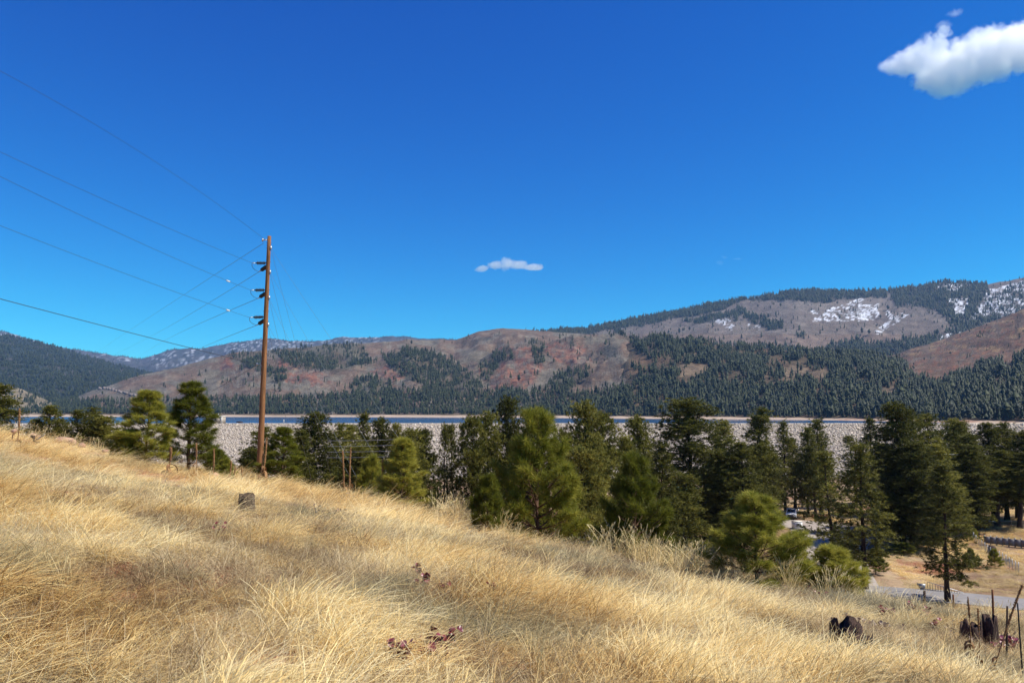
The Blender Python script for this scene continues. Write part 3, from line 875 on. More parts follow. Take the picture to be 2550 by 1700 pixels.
plant(LD, 'burned_snags', 900, lambda u, v, t: sstep(fbm(u / 25, v / 12, 3, 91), .45, .6), (7, 12), SN, 'burned snags on the bare brown hill', .9, .8)
# shore belt: mass behind, individuals in front
def belt():
    n = 9000
    u = RNG.uniform(-120, 2700, n); t = .22 + .78 * RNG.random(n)
    t = np.maximum(t, (50 + 78 + RNG.uniform(0, 25, n)) / 560)
    x, y, z = shore_surf(u, t)
    h = RNG.uniform(12, 19, n); w_ = h * RNG.uniform(.9, 1.35, n)
    scatter('shoreline_forest', np.stack([x, y, z - .3], -1), np.stack([0 * u, 0 * u, RNG.uniform(0, 6.28, n)], -1), np.stack([w_, w_, h], -1),
            RNG.integers(0, 8, n), FP, {}, 'band of dark conifers along the far shore')
belt()

# ------------------------------------------------------------------ pines
def burst(n, r, wd, rg, fwd=0.35):
    """n thin triangles spraying from the origin, mostly toward +Z; returns (n*3,3)"""
    d = rg.normal(size=(n, 3)); d[:, 2] += fwd * 3
    d /= np.linalg.norm(d, axis=1)[:, None]
    q = np.cross(d, rg.normal(size=(n, 3))); q /= np.linalg.norm(q, axis=1)[:, None]
    L = r * rg.uniform(.7, 1.15, n)[:, None]
    a = d * .1 * r - q * wd / 2; b = d * .1 * r + q * wd / 2; c = d * L
    return np.stack([a, b, c], 1).reshape(-1, 3)

def frames(dirs, rg):
    """rotation matrices taking +Z to dirs with a random roll"""
    d = dirs / (np.linalg.norm(dirs, axis=1)[:, None] + 1e-9)
    r = rg.normal(size=d.shape); a = np.cross(d, r); a /= np.linalg.norm(a, axis=1)[:, None] + 1e-9
    b = np.cross(d, a)
    return np.stack([a, b, d], -1)

def spray(mb, pos, dirs, tint, rg, n, r, wd, fwd, tpl=6, sc_=None):
    pos = np.asarray(pos); dirs = np.asarray(dirs); tint = np.asarray(tint)
    R = frames(dirs, rg); k = rg.integers(0, tpl, len(pos))
    T = [burst(n, r, wd, rg, fwd) for _ in range(tpl)]
    s = np.ones(len(pos)) if sc_ is None else sc_
    for j in range(tpl):
        m = np.nonzero(k == j)[0]
        if not len(m): continue
        V = np.einsum('pij,vj->pvi', R[m], T[j]) * s[m][:, None, None] + pos[m][:, None, :]
        nv = len(T[j])
        tt = np.repeat(tint[m], nv) + rg.normal(0, .08, len(m) * nv)
        f = np.arange(len(m) * nv).reshape(-1, 3)
        mb.add(V.reshape(-1, 3), f, None, tt)

def mature_pine(seed, H=18.0, cs=.22, W=3.0, sparse=0.0, shape=.7, dens=1.0):
    rg = np.random.default_rng(seed)
    wood = MB(); crown = MB()
    zz = np.linspace(0, H, 9); lean = rg.normal(0, .12, 2)
    tp = np.stack([lean[0] * (zz / H) ** 2 * 3 + rg.normal(0, .05, 9), lean[1] * (zz / H) ** 2 * 3 + rg.normal(0, .05, 9), zz], -1)
    tp[0, :2] = 0
    rad = .012 * H * (1 - zz / H * .93) + .01; rad[0] *= 1.35
    wood.tube(np.vstack([[0, 0, -.6], tp]), np.concatenate([[rad[0] * 1.1], rad]), 8, False)
    zs = cs * H; z = zs
    pos = []; dr = []; ti = []
    ga = rg.uniform(0, 6)
    lobes = rg.uniform(.6, 1.2, 7)
    while z < H * .985:
        tt = (z - zs) / (H - zs)
        nb = rg.integers(3, 6)
        for _ in range(nb):
            ga += 2.4 + rg.normal(0, .3)
            if rg.random() < sparse * (1 - tt * .5): continue
            L = W * (1 - tt) ** shape * min(1, .6 + tt * 2.2) * rg.uniform(.6, 1.15) * np.interp((ga % 6.283) / 6.283 * 6, range(7), lobes)
            L = max(L, .35)
            e0 = np.interp(tt, [0, .5, 1], [-.20, .18, .85]) + rg.normal(0, .24)
            m = 6; s_ = np.linspace(0, 1, m)
            cx = np.interp(z, tp[:, 2], tp[:, 0]); cy_ = np.interp(z, tp[:, 2], tp[:, 1])
            el = e0 + s_ * .35
            st = L / (m - 1)
            hx = np.concatenate([[0], np.cumsum(np.cos(el[1:]) * st)]); hz = np.concatenate([[0], np.cumsum(np.sin(el[1:]) * st)])
            az = ga + rg.normal(0, .12) * s_
            br = np.stack([cx + hx * np.cos(az), cy_ + hx * np.sin(az), z + hz], -1)
            wood.tube(br, np.linspace(.018 + .012 * L, .008, m), 4, False)
            npf = max(1, int(round(L * 1.25)))
            for pf in range(npf):
                f = 1.0 if pf == 0 else rg.uniform(.3, .95)
                pc = np.array([np.interp(f, s_, br[:, i]) for i in range(3)]) + rg.normal(0, 1, 3) * np.array([.22 * L * (pf > 0), .22 * L * (pf > 0), .10])
                shade = rg.uniform(.1, .9)
                pr = rg.uniform(.26, .42)
                for q in range(int(rg.uniform(8, 13) * dens)):
                    off = rg.normal(0, 1, 3) * pr * np.array([1, 1, .72])
                    d = off / pr + np.array([cos(az[0]) * .6, sin(az[0]) * .6, .9]) + rg.normal(0, .3, 3)
                    pos.append(pc + off); dr.append(d); ti.append(shade * .6 + rg.uniform(0, .4))
        z += rg.uniform(.34, .62) * (H / 18)
    for q in range(int(16 * dens)):
        pos.append(tp[-1] + rg.normal(0, 1, 3) * np.array([.22, .22, .25]) - [0, 0, .2]); dr.append(np.array([0, 0, 1]) + rg.normal(0, .4, 3)); ti.append(rg.uniform(.4, .9))
    spray(crown, pos, dr, ti, rg, 15, .36, .070, .30)
    return wood.mesh('trunk', M['darkbark']), crown.mesh('crown', M['needle'])

def young_pine(seed, H=4.0, W=1.1, dens=1.0):
    rg = np.random.default_rng(seed)
    wood = MB(); crown = MB()
    zz = np.linspace(0, H, 8)
    tp = np.stack([rg.normal(0, .02, 8), rg.normal(0, .02, 8), zz], -1)
    wood.tube(np.vstack([[0, 0, -.3], tp]), np.concatenate([[.06], .055 * (1 - zz / H * .8)]) * (H / 4), 7, False)
    pos = []; dr = []; ti = []
    z = .12 * H; ga = rg.uniform(0, 6)
    def shoots(a, d, L, n, base):
        for q in range(n):
            f = .25 + .75 * (q + 1) / n
            pos.append(a + d * L * f); dr.append(d + rg.normal(0, .15, 3) + np.array([0, 0, .1])); ti.append(base + rg.normal(0, .13))
    while z < H * .97:
        tt = z / H
        for _ in range(rg.integers(4, 7)):
            ga += 2.4 + rg.normal(0, .25)
            L = W * (1 - tt) ** .62 * min(1, .75 + tt) * rg.uniform(.7, 1.12) + .12
            e0 = np.interp(tt, [0, .4, 1], [.05, .5, 1.05]) + rg.normal(0, .12)
            m = 5; s_ = np.linspace(0, 1, m); el = e0 + s_ * .4; st = L / (m - 1)
            hx = np.concatenate([[0], np.cumsum(np.cos(el[1:]) * st)]); hz = np.concatenate([[0], np.cumsum(np.sin(el[1:]) * st)])
            br = np.stack([hx * cos(ga), hx * sin(ga), z + hz], -1)
            wood.tube(br, np.linspace(.012 + .008 * L, .006, m), 4, False)
            d = br[-1] - br[-2]; d /= np.linalg.norm(d)
            shoots(br[-2], d, st * 1.3, 4, .62)
            for k in range(int((3 + L * 7) * dens)):
                f = rg.uniform(.25, .95)
                p = np.array([np.interp(f, s_, br[:, i]) for i in range(3)])
                side = rg.choice([-1, 1]); az = ga + side * rg.uniform(.5, 1.1)
                dd = np.array([cos(az), sin(az), rg.uniform(.15, .9)]); dd /= np.linalg.norm(dd)
                l2 = L * .33 * (1.15 - f) + .10
                wood.tube([p, p + dd * l2], [.007, .004], 3, False)
                shoots(p, dd, l2 + .04, 3, .45 + .2 * f)
        z += rg.uniform(.26, .40) * (H / 4) ** .6
    for q in range(8):
        pos.append(np.array([0, 0, H - .35 + q * .055])); dr.append(np.array([0, 0, 1]) + rg.normal(0, .2, 3)); ti.append(.8)
    spray(crown, pos, dr, ti, rg, 22, .22, .012, .40)
    return wood.mesh('trunk', M['bark']), crown.mesh('crown', M['young'])

def tree_proto(kind, meshes):
    return meshes
MP = {}
MP['a'] = mature_pine(1, 18, .12, 3.1, 0, .45)
MP['b'] = mature_pine(2, 18, .10, 3.4, 0, .42)
MP['c'] = mature_pine(3, 18, .14, 2.8, .05, .55)
MP['d'] = mature_pine(4, 18, .06, 3.8, 0, .36, 1.0)
MP['e'] = mature_pine(5, 18, .18, 2.7, .05, .6)
MP['s'] = mature_pine(6, 18, .16, 3.0, .50, .6, .85)
MP['t'] = mature_pine(7, 18, .20, 3.3, .38, .75, .9)
MP['k'] = mature_pine(8, 18, .38, 2.9, .15, .6, .9)
YP = {'y1': young_pine(21, 4.0, 1.15), 'y2': young_pine(22, 4.4, 1.0), 'y3': young_pine(23, 3.4, 1.5, 1.1), 'y4': young_pine(24, 2.2, 1.1, 1.2)}
YH = {'y1': 4.0, 'y2': 4.4, 'y3': 3.4, 'y4': 2.2}; YW = {'y1': 1.25, 'y2': 1.1, 'y3': 1.6, 'y4': 1.2}
YW = {k: q * .72 for k, q in YW.items()}
MW = {'a': 3.1, 'b': 3.4, 'c': 2.8, 'd': 3.8, 'e': 2.7, 's': 3.0, 't': 3.3, 'k': 2.9}
MW = {k: q * .74 for k, q in MW.items()}

def pine(u, vt, D, hw, kind, label, group, zbase=None):
    top = P(u, vt, D)
    gz = float(zg(top.x, D)) if zbase is None else zbase
    H = top.z - gz + .15
    young = kind[0] == 'y'
    H0 = YH[kind] if young else 18.2
    W0 = YW[kind] if young else MW[kind] * .88
    Wn = hw / F * D * (1.2 if young else (1.24 if D < 112 else 1.15))
    sz = H / H0; sx = Wn / W0
    r = empty('young_pine' if young else 'pine_tree', (top.x, D, gz - .1), random.uniform(0, 6.28), label, 'pine tree', group)
    wd, cr = YP[kind] if young else MP[kind]
    r.scale = (sx, sx, sz)
    link('trunk', wd, r); link('crown', cr, r)
    return r

GM = 'tall dark pines in the valley below the hill'
GY = 'young bright green pines on the hillside'
for a in [
    (370, 985, 30, 62, 'y1', 'bushy young pine, the broader and shorter of the two left of the utility pole'),
    (478, 957, 32, 56, 'y2', 'tallest young pine, with a pointed tip, nearest the left side of the utility pole'),
    (322, 1080, 29.5, 34, 'y4', 'small low pine at the left foot of the broad young pine'),
    (540, 1128, 30, 30, 'y4', 'low sprawling pine at the right foot of the tallest young pine'),
    (561, 1150, 29, 20, 'y4', 'knee high pine seedling beside the thin brown stalks left of the pole'),
    (706, 1074, 34, 46, 'y1', 'young pine immediately right of the utility pole base'),
    (1003, 1103, 28, 52, 'y1', 'yellow green young pine below the four pale wires'),
    (925, 1150, 31, 30, 'y4', 'small young pine behind the two thick mullein stalks right of the pole'),
    (1338, 1042, 25, 96, 'y3', 'large feathery young pine in the middle of the hillside edge'),
    (1215, 1200, 23, 36, 'y4', 'low pine half hidden behind tall grass left of the large feathery pine'),
    (1580, 1150, 20.5, 74, 'y3', 'young pine behind the tall curved grass right of the feathery pine'),
    (1880, 1246, 17.6, 100, 'y3', 'widest young pine, low and round, left of the gravel lane'),
    (1972, 1345, 18.5, 44, 'y4', 'small dark pine leaning out right of the widest young pine'),
    (2075, 1378, 18.2, 62, 'y4', 'low round pine in front of the gravel lane below the twin pines')]:
    pine(*a, GY)

trees = [
    (-12, 956, 62, 48, 'b', 'big pine cut by the left edge of the view'),
    (90, 1046, 56, 24, 'd', 'short round pine between the cut off pine and the small pointed one'),
    (126, 1013, 56, 27, 'a', 'small pointed pine by the left end of the lake'),
    (152, 1046, 55, 20, 'd', 'stubby pine at the right foot of the small pointed pine'),
    (196, 1024, 52, 25, 'a', 'left one of the close cluster in front of the blue water'),
    (224, 1017, 53, 26, 'c', 'tallest of the close cluster in front of the blue water'),
    (243, 1034, 52, 24, 'b', 'middle low one of the cluster in front of the blue water'),
    (264, 1040, 51, 34, 'd', 'broad dark one ending the cluster at the pale dam face'),
    (648, 1066, 62, 36, 'a', 'dark tree standing directly behind the base of the utility pole'),
    (624, 1118, 60, 28, 'd', 'scrubby dark tree just left of the utility pole base'),
    (782, 1029, 74, 48, 'b', 'first full dark pine right of the utility pole, breaking the dam line'),
    (752, 1075, 70, 30, 'a', 'lower dark pine merging with the left side of the first full pine'),
    (833, 1058, 78, 32, 'c', 'narrow pine right of the first full pine'),
    (866, 1062, 84, 32, 'a', 'pine with its tip against the dam behind the leaning guy wires'),
    (907, 1032, 104, 34, 't', 'open topped pine above the four pale wires'),
    (952, 1042, 106, 32, 'b', 'round topped pine just right of the open topped one'),
    (984, 1059, 104, 22, 'a', 'small pine beside the round topped one above the pale wires'),
    (1020, 1070, 84, 34, 'b', 'olive green pine rising behind the yellow green young pine'),
    (1052, 1074, 86, 36, 'd', 'broad pine leaning over the right of the yellow green young pine'),
    (900, 1110, 70, 50, 'd', 'wide dark pine low behind the mullein stalks'),
    (1106, 1060, 90, 24, 's', 'thin pine with open branches and bare trunk against the dam'),
    (1130, 1062, 92, 22, 's', 'second thin open pine touching the first one'),
    (1176, 1043, 88, 42, 'd', 'dark round pine left of the tall pine that overlaps the lake'),
    (1215, 1030, 90, 38, 'b', 'pine at the left shoulder of the tall one overlapping the lake'),
    (1262, 991, 94, 36, 'b', 'tall bushy pine overlapping the lake and far shore'),
    (1300, 1085, 88, 40, 'd', 'dark pine filling the gap left of the feathery young pine'),
    (1338, 1022, 92, 30, 'a', 'dark tip directly above the feathery young pine'),
    (1400, 1078, 80, 36, 'd', 'dark pine right of the feathery young pine'),
    (1460, 1003, 88, 46, 'b', 'tall dark pine with a double shoulder right of the feathery young pine'),
    (1500, 1036, 92, 50, 'd', 'wide right half of the double shouldered pine pair'),
    (1445, 1120, 76, 60, 'd', 'massive low dark crown below the double shouldered pines'),
    (1590, 1038, 104, 40, 'b', 'smooth topped pine between two patches of dam stone'),
    (1556, 1090, 98, 34, 'a', 'lower pine at the left of the smooth topped pine'),
    (1645, 1105, 96, 34, 'c', 'narrow dark pine left of the largest pine'),
    (1718, 994, 138, 78, 'b', 'largest pine of the middle, with lumpy black crown above the teal roof'),
    (1695, 1180, 112, 50, 'd', 'low dark pine in front of the teal roofed cabin'),
    (1800, 1050, 152, 36, 'a', 'pine just right of the largest pine, its tip at the dam line'),
    (1868, 1019, 150, 40, 'c', 'tall spire shaped pine midway between the largest pine and the truck'),
    (1898, 1036, 154, 34, 's', 'open branched pine joined to the tall spire shaped one'),
    (1790, 1120, 130, 48, 'b', 'pine of middle height right of the teal roof'),
    (1850, 1105, 128, 44, 'a', 'dense pine below the tall spire shaped pine'),
    (1905, 1115, 170, 34, 'a', 'dense dark pine directly above the parked truck'),
    (1950, 1051, 182, 30, 't', 'open pine above and right of the parked truck'),
    (1975, 1090, 186, 26, 'k', 'slim pine between truck and pale power pole'),
    (2006, 1067, 172, 24, 'a', 'little pine tip left of the narrow tall one by the pale power pole'),
    (2038, 1043, 176, 30, 'e', 'narrow tall pine beside the pale power pole'),
    (2026, 1110, 166, 30, 'k', 'long trunked pine in front of the narrow tall one'),
    (2126, 1086, 184, 28, 's', 'sparse pine against the dam left of the lone open pine'),
    (2165, 1043, 190, 30, 't', 'lone open pine standing out against the dam stone'),
    (2200, 1105, 170, 34, 'b', 'dark pine below the lone open pine'),
    (2234, 1003, 134, 52, 'b', 'tallest pine of the right hand grove, its crown above the lake line'),
    (2292, 1024, 142, 50, 'c', 'second tallest pine of the right hand grove'),
    (2318, 1030, 150, 40, 'e', 'narrow pine tip behind the second tallest of the grove'),
    (2372, 1044, 158, 44, 'b', 'pine whose round top stands before the dam right of the grove leader'),
    (2390, 1056, 162, 30, 'a', 'pine with small knobby tip before the dam stone'),
    (2425, 1082, 150, 46, 'k', 'flat topped pine with its trunk visible above the meadow'),
    (2462, 1056, 160, 36, 'a', 'pointed pine at the left of the far right clump'),
    (2496, 1064, 162, 40, 'k', 'pine in the middle of the far right clump'),
    (2522, 1054, 164, 34, 'c', 'pointed pine at the right of the far right clump'),
    (2556, 1075, 158, 50, 'k', 'pine cut by the right edge of the view'),
    (2410, 1110, 146, 40, 'a', 'dark pine below the flat topped one at the meadow edge'),
    (2475, 1120, 152, 44, 'k', 'dark low pine of the far right clump with bare trunks beneath'),
    (2530, 1125, 150, 46, 'k', 'dark low pine nearest the right edge above the meadow'),
    (2600, 1060, 156, 50, 'b', 'pine just beyond the right edge of the view'),
    (2345, 1158, 94.5, 50, 't', 'pine with a tall bare trunk standing alone by the road'),
    (2140, 1108, 101, 56, 't', 'right one of the twin pines by the road fork, sunlit yellow green'),
    (2066, 1128, 110, 42, 's', 'left one of the twin pines by the road fork, dark and open'),
    (2262, 1100, 130, 58, 'b', 'wide dark pine in front of the grove, trunk base in the open meadow'),
    (2330, 1110, 138, 50, 'a', 'dark pine behind the lone roadside pine'),
]
for a in trees: pine(*a, GM)
# small meadow pines: placed by their foot
def small_pine(u, vb, hpx, hw, kind, label):
    x, y = FLOORPT(u, vb); gz = float(zg(x, y))
    D = y * (gz / ZF) if False else y
    r = empty('small_pine', (x, y, gz - .1), random.uniform(0, 6), label, 'pine tree', 'small pines on the meadow bank')
    H = hpx / F * y; W = hw / F * y
    wd, cr = MP[kind]
    r.scale = (W / MW[kind], W / MW[kind], H / 18.2)
    r.scale = (W / YW['y3'], W / YW['y3'], H / YH['y3'])
    wd, cr = YP['y3']
    m2 = cr
    link('trunk', wd, r); link('crown', m2, r)
small_pine(2478, 1418, 46, 17, 'd', 'small rounded pine alone on the bare bank')
small_pine(2418, 1412, 44, 18, 'd', 'small pine touching the lowest branches of the lone roadside pine')
small_pine(2425, 1335, 26, 11, 'd', 'tiny pine beside the fence corner at the meadow')
small_pine(2250, 1378, 28, 34, 'd', 'low bushy pine by the trunk foot of the wide dark pine')
small_pine(2180, 1430, 60, 26, 'd', 'small pine right of the twin pines trunk foot')

# ------------------------------------------------------------------ dry grass on the hillside
def blade(mb, base, az, L, lean, curve, wd, rg, tint, seg=4, tipw=0.35, droop=0):
    s = np.linspace(0, 1, seg + 1)
    el = (pi / 2 - lean) - curve * s ** 1.3 * 1.2
    st = L / seg
    hx = np.concatenate([[0], np.cumsum(np.cos(el[1:]) * st)]); hz = np.concatenate([[0], np.cumsum(np.sin(el[1:]) * st)])
    wob = rg.normal(0, .05) * s ** 2 * L * 3
    px = base[0] + hx * cos(az) - wob * sin(az); py = base[1] + hx * sin(az) + wob * cos(az); pz = np.maximum(hz, -.02) + base[2]
    ta = rg.uniform(0, pi)
    w_ = wd * (1 - s * (1 - tipw)) / 2
    sx = cos(ta) * w_; sy = sin(ta) * w_
    A = np.stack([px - sx, py - sy, pz], -1); B = np.stack([px + sx, py + sy, pz + w_ * .6], -1)
    V = np.empty((2 * (seg + 1), 3)); V[0::2] = A; V[1::2] = B
    i = np.arange(seg) * 2
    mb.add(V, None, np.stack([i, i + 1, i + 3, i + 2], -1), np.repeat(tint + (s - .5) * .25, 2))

def grass_clump(seed, n=34, L=(.22, .5), spread=.13, lean=(.2, 1.1), wd=.0066, curve=(.2, 1.1)):
    rg = np.random.default_rng(seed); mb = MB()
    for _ in range(n):
        r = spread * sqrt(rg.random()); a = rg.uniform(0, 2 * pi)
        az = rg.normal(0, .85)
        blade(mb, (r * cos(a), r * sin(a), -.02), az, rg.uniform(*L), rg.uniform(*lean), rg.uniform(*curve), wd * rg.uniform(.7, 1.3), rg, rg.uniform(.1, 1.0))
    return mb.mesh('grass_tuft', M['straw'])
def thatch_clump(seed, n=46):
    rg = np.random.default_rng(seed); mb = MB()
    for _ in range(n):
        r = .2 * sqrt(rg.random()); a = rg.uniform(0, 2 * pi)
        blade(mb, (r * cos(a), r * sin(a), rg.uniform(0, .04)), rg.uniform(0, 6.28), rg.uniform(.06, .2), rg.uniform(.6, 1.5), rg.uniform(-.3, .6), .004, rg, rg.uniform(0, 1), 3)
    return mb.mesh('thatch_tuft', M['thatch'])
def stalk_clump(seed, n=13, L=(.55, 1.0), lean=(.02, .4)):
    rg = np.random.default_rng(seed); mb = MB()
    for _ in range(n):
        r = .12 * sqrt(rg.random()); a = rg.uniform(0, 2 * pi); az = rg.uniform(0, 6.28) if rg.random() < .4 else rg.normal(0, .7)
        l = rg.uniform(*L); le = rg.uniform(*lean); cu = abs(rg.normal(0, .45))
        t = rg.uniform(.2, 1)
        blade(mb, (r * cos(a), r * sin(a), -.02), az, l, le, cu, .0075, rg, t, 7, .8)
        # seed head: a few short bracts at the tip
        s = np.linspace(0, 1, 8); el = (pi / 2 - le) - cu * s ** 1.3 * 1.2
        hx = np.sum(np.cos(el[1:])) * l / 7; hz = np.sum(np.sin(el[1:])) * l / 7
        tip = np.array([r * cos(a) + hx * cos(az), r * sin(a) + hx * sin(az), hz - .02])
        for q in range(5):
            f = -q * .022
            d = np.array([cos(az) * cos(el[-1]), sin(az) * cos(el[-1]), sin(el[-1])])
            b0 = tip + d * f
            blade(mb, b0, az + rg.uniform(-1, 1), .05, pi / 2 - el[-1] + rg.uniform(-.3, .3), 0, .010, rg, t + .1, 2, .3)
    return mb.mesh('tall_grass_tuft', M['stalk'])
GP = [grass_clump(200 + i) for i in range(8)] + [grass_clump(220 + i, 34, (.12, .3), .14, (.3, 1.2)) for i in range(4)] + [grass_clump(230 + i, 38, (.3, .62), .12, (.55, 1.2), .0064) for i in range(4)]
TP = [thatch_clump(300 + i) for i in range(5)]
SP = [stalk_clump(400 + i) for i in range(6)]

def hill_points(n, D0, D1, smax=7.0, umin=-250, umax=2800):
    D = np.sqrt(RNG.uniform(D0 ** 2, D1 ** 2, n)); u = RNG.uniform(umin, umax, n)
    x = (u - CU) / F * D * cP; y = D
    s = brow_s(x, y)
    k = s < smax
    return x[k], y[k]
def bare_w(x, y):
    m = np.ones(len(x))
    for bx, by, r in bare:
        m = np.minimum(m, sstep(np.hypot(x - bx, (y - by) * .6), r * .5, r * 1.2) + .12)
    return m

def grass(name, n, D0, D1, protos, sfun, dens_thr, label, smax=7, altamt=1.0, pitch=.0):
    x, y = hill_points(n, D0, D1, smax)
    d = fbm(x / .9, y / .9, 3, 101)
    k = (RNG.random(len(x)) < bare_w(x, y)) & (RNG.random(len(x)) < np.clip(dens_thr + sstep(d, .38, .56), 0, 1))
    x, y = x[k], y[k]; m = len(x)
    z = zg(x, y)
    az = .30 + (fbm(x / 3.0, y / 3.0, 3, 103) - .5) * 2.6 + RNG.normal(0, .6, m)
    gx = -.1235; gy = -.05
    sc_ = sfun(x, y, m)
    patch = np.clip(.5 + (fbm(x / 1.8, y / 1.8, 4, 105) - .5) * 3.2 + RNG.normal(0, .2, m), 0, 1)
    alt = np.clip(sstep(fbm(x / 1.6, y / 1.2, 4, 107), .54, .70) * .5 * altamt, 0, 1)
    scatter(name, np.stack([x, y, z], -1), np.stack([RNG.normal(0, .08, m), RNG.normal(0, .08, m), az], -1), sc_,
            RNG.integers(0, len(protos), m), protos, {'patch': patch, 'alt': alt}, label)

def sc_grass(x, y, m):
    h = .48 + .72 * sstep(fbm(x / 1.5, y / 1.5, 3, 111), .3, .7)
    far = np.interp(np.hypot(x, y), [8, 16, 40], [1, 1.15, 1.5])
    s = RNG.uniform(.5, 1.35, m) * h * np.interp(x, [-2, 3], [1.0, .78])
    return np.stack([s * far, s * far, s], -1)
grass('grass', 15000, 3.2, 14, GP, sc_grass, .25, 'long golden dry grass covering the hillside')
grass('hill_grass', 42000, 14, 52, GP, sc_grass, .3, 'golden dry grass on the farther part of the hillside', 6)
grass('thatch', 22000, 3.2, 20, TP, lambda x, y, m: np.repeat(RNG.uniform(.8, 1.5, (m, 1)), 3, 1), .8, 'matted grey brown dead stems low between the grass', 4)

def tall():
    zones = [  # u range, along the brow, count, scale
        (1085, 1260, 80, 1.15), (1480, 1720, 80, 1.15), (1720, 2080, 70, 1.1), (1260, 1480, 16, .7), (2080, 2300, 16, .7), (800, 1085, 30, .7), (560, 800, 34, .7), (0, 560, 60, .75), (2300, 2600, 20, .7)]
    X = []; Y = []; Sx = []
    for u0, u1, n, s in zones:
        u = RNG.uniform(u0, u1, n)
        for uu in u:
            D = np.linspace(6, 45, 200); xx = (uu - CU) / F * D * cP
            sb = brow_s(xx, D); k = int(np.argmin(np.abs(sb)))
            DD = D[k] + RNG.uniform(-1.8, .6)
            X.append((uu - CU) / F * DD * cP); Y.append(DD); Sx.append(s * RNG.uniform(.5, 1.05))
    n = 220
    x, y = hill_points(n, 6, 26, 1)
    X = np.concatenate([X, x]); Y = np.concatenate([Y, y]); Sx = np.concatenate([Sx, RNG.uniform(.3, .55, len(x))])
    m = len(X)
    Sx = np.array(Sx)
    scatter('tall_grass', np.stack([X, Y, zg(X, Y)], -1), np.stack([RNG.normal(0, .1, m), RNG.normal(0, .1, m), RNG.normal(0, .8, m)], -1),
            np.stack([Sx, Sx, Sx], -1), RNG.integers(0, len(SP), m), SP, {'patch': .6 + .5 * RNG.random(m), 'alt': (RNG.random(m) < .15) * .4}, 'tall seed headed grass stems along the edge of the hill')
tall()
# meadow grass on the valley floor
def meadow():
    n = 26000
    D = np.sqrt(RNG.uniform(80 ** 2, 190 ** 2, n)); u = RNG.uniform(1500, 2750, n)
    x = (u - CU) / F * D * cP; y = D
    k = (seg_dist(x, y, ROAD1) > 4) & (seg_dist(x, y, ROAD2) > 7) & (RNG.random(n) < sstep(fbm(x / 4, y / 4, 3, 121), .3, .55) + .1)
    x, y = x[k], y[k]; m = len(x)
    s = RNG.uniform(.9, 1.7, m)
    scatter('meadow_grass', np.stack([x, y, zg(x, y)], -1), np.stack([0 * x, 0 * x, RNG.uniform(0, 6.28, m)], -1), np.stack([s * 2.2, s * 2.2, s], -1),
            RNG.integers(0, len(GP), m), GP, {'patch': np.clip(fbm(x / 9, y / 9, 3, 122) * 1.0 - .1, 0, 1), 'alt': sstep(fbm(x / 6, y / 6, 3, 123), .45, .6) * .5}, 'short dry grass on the valley meadow and banks')
meadow()
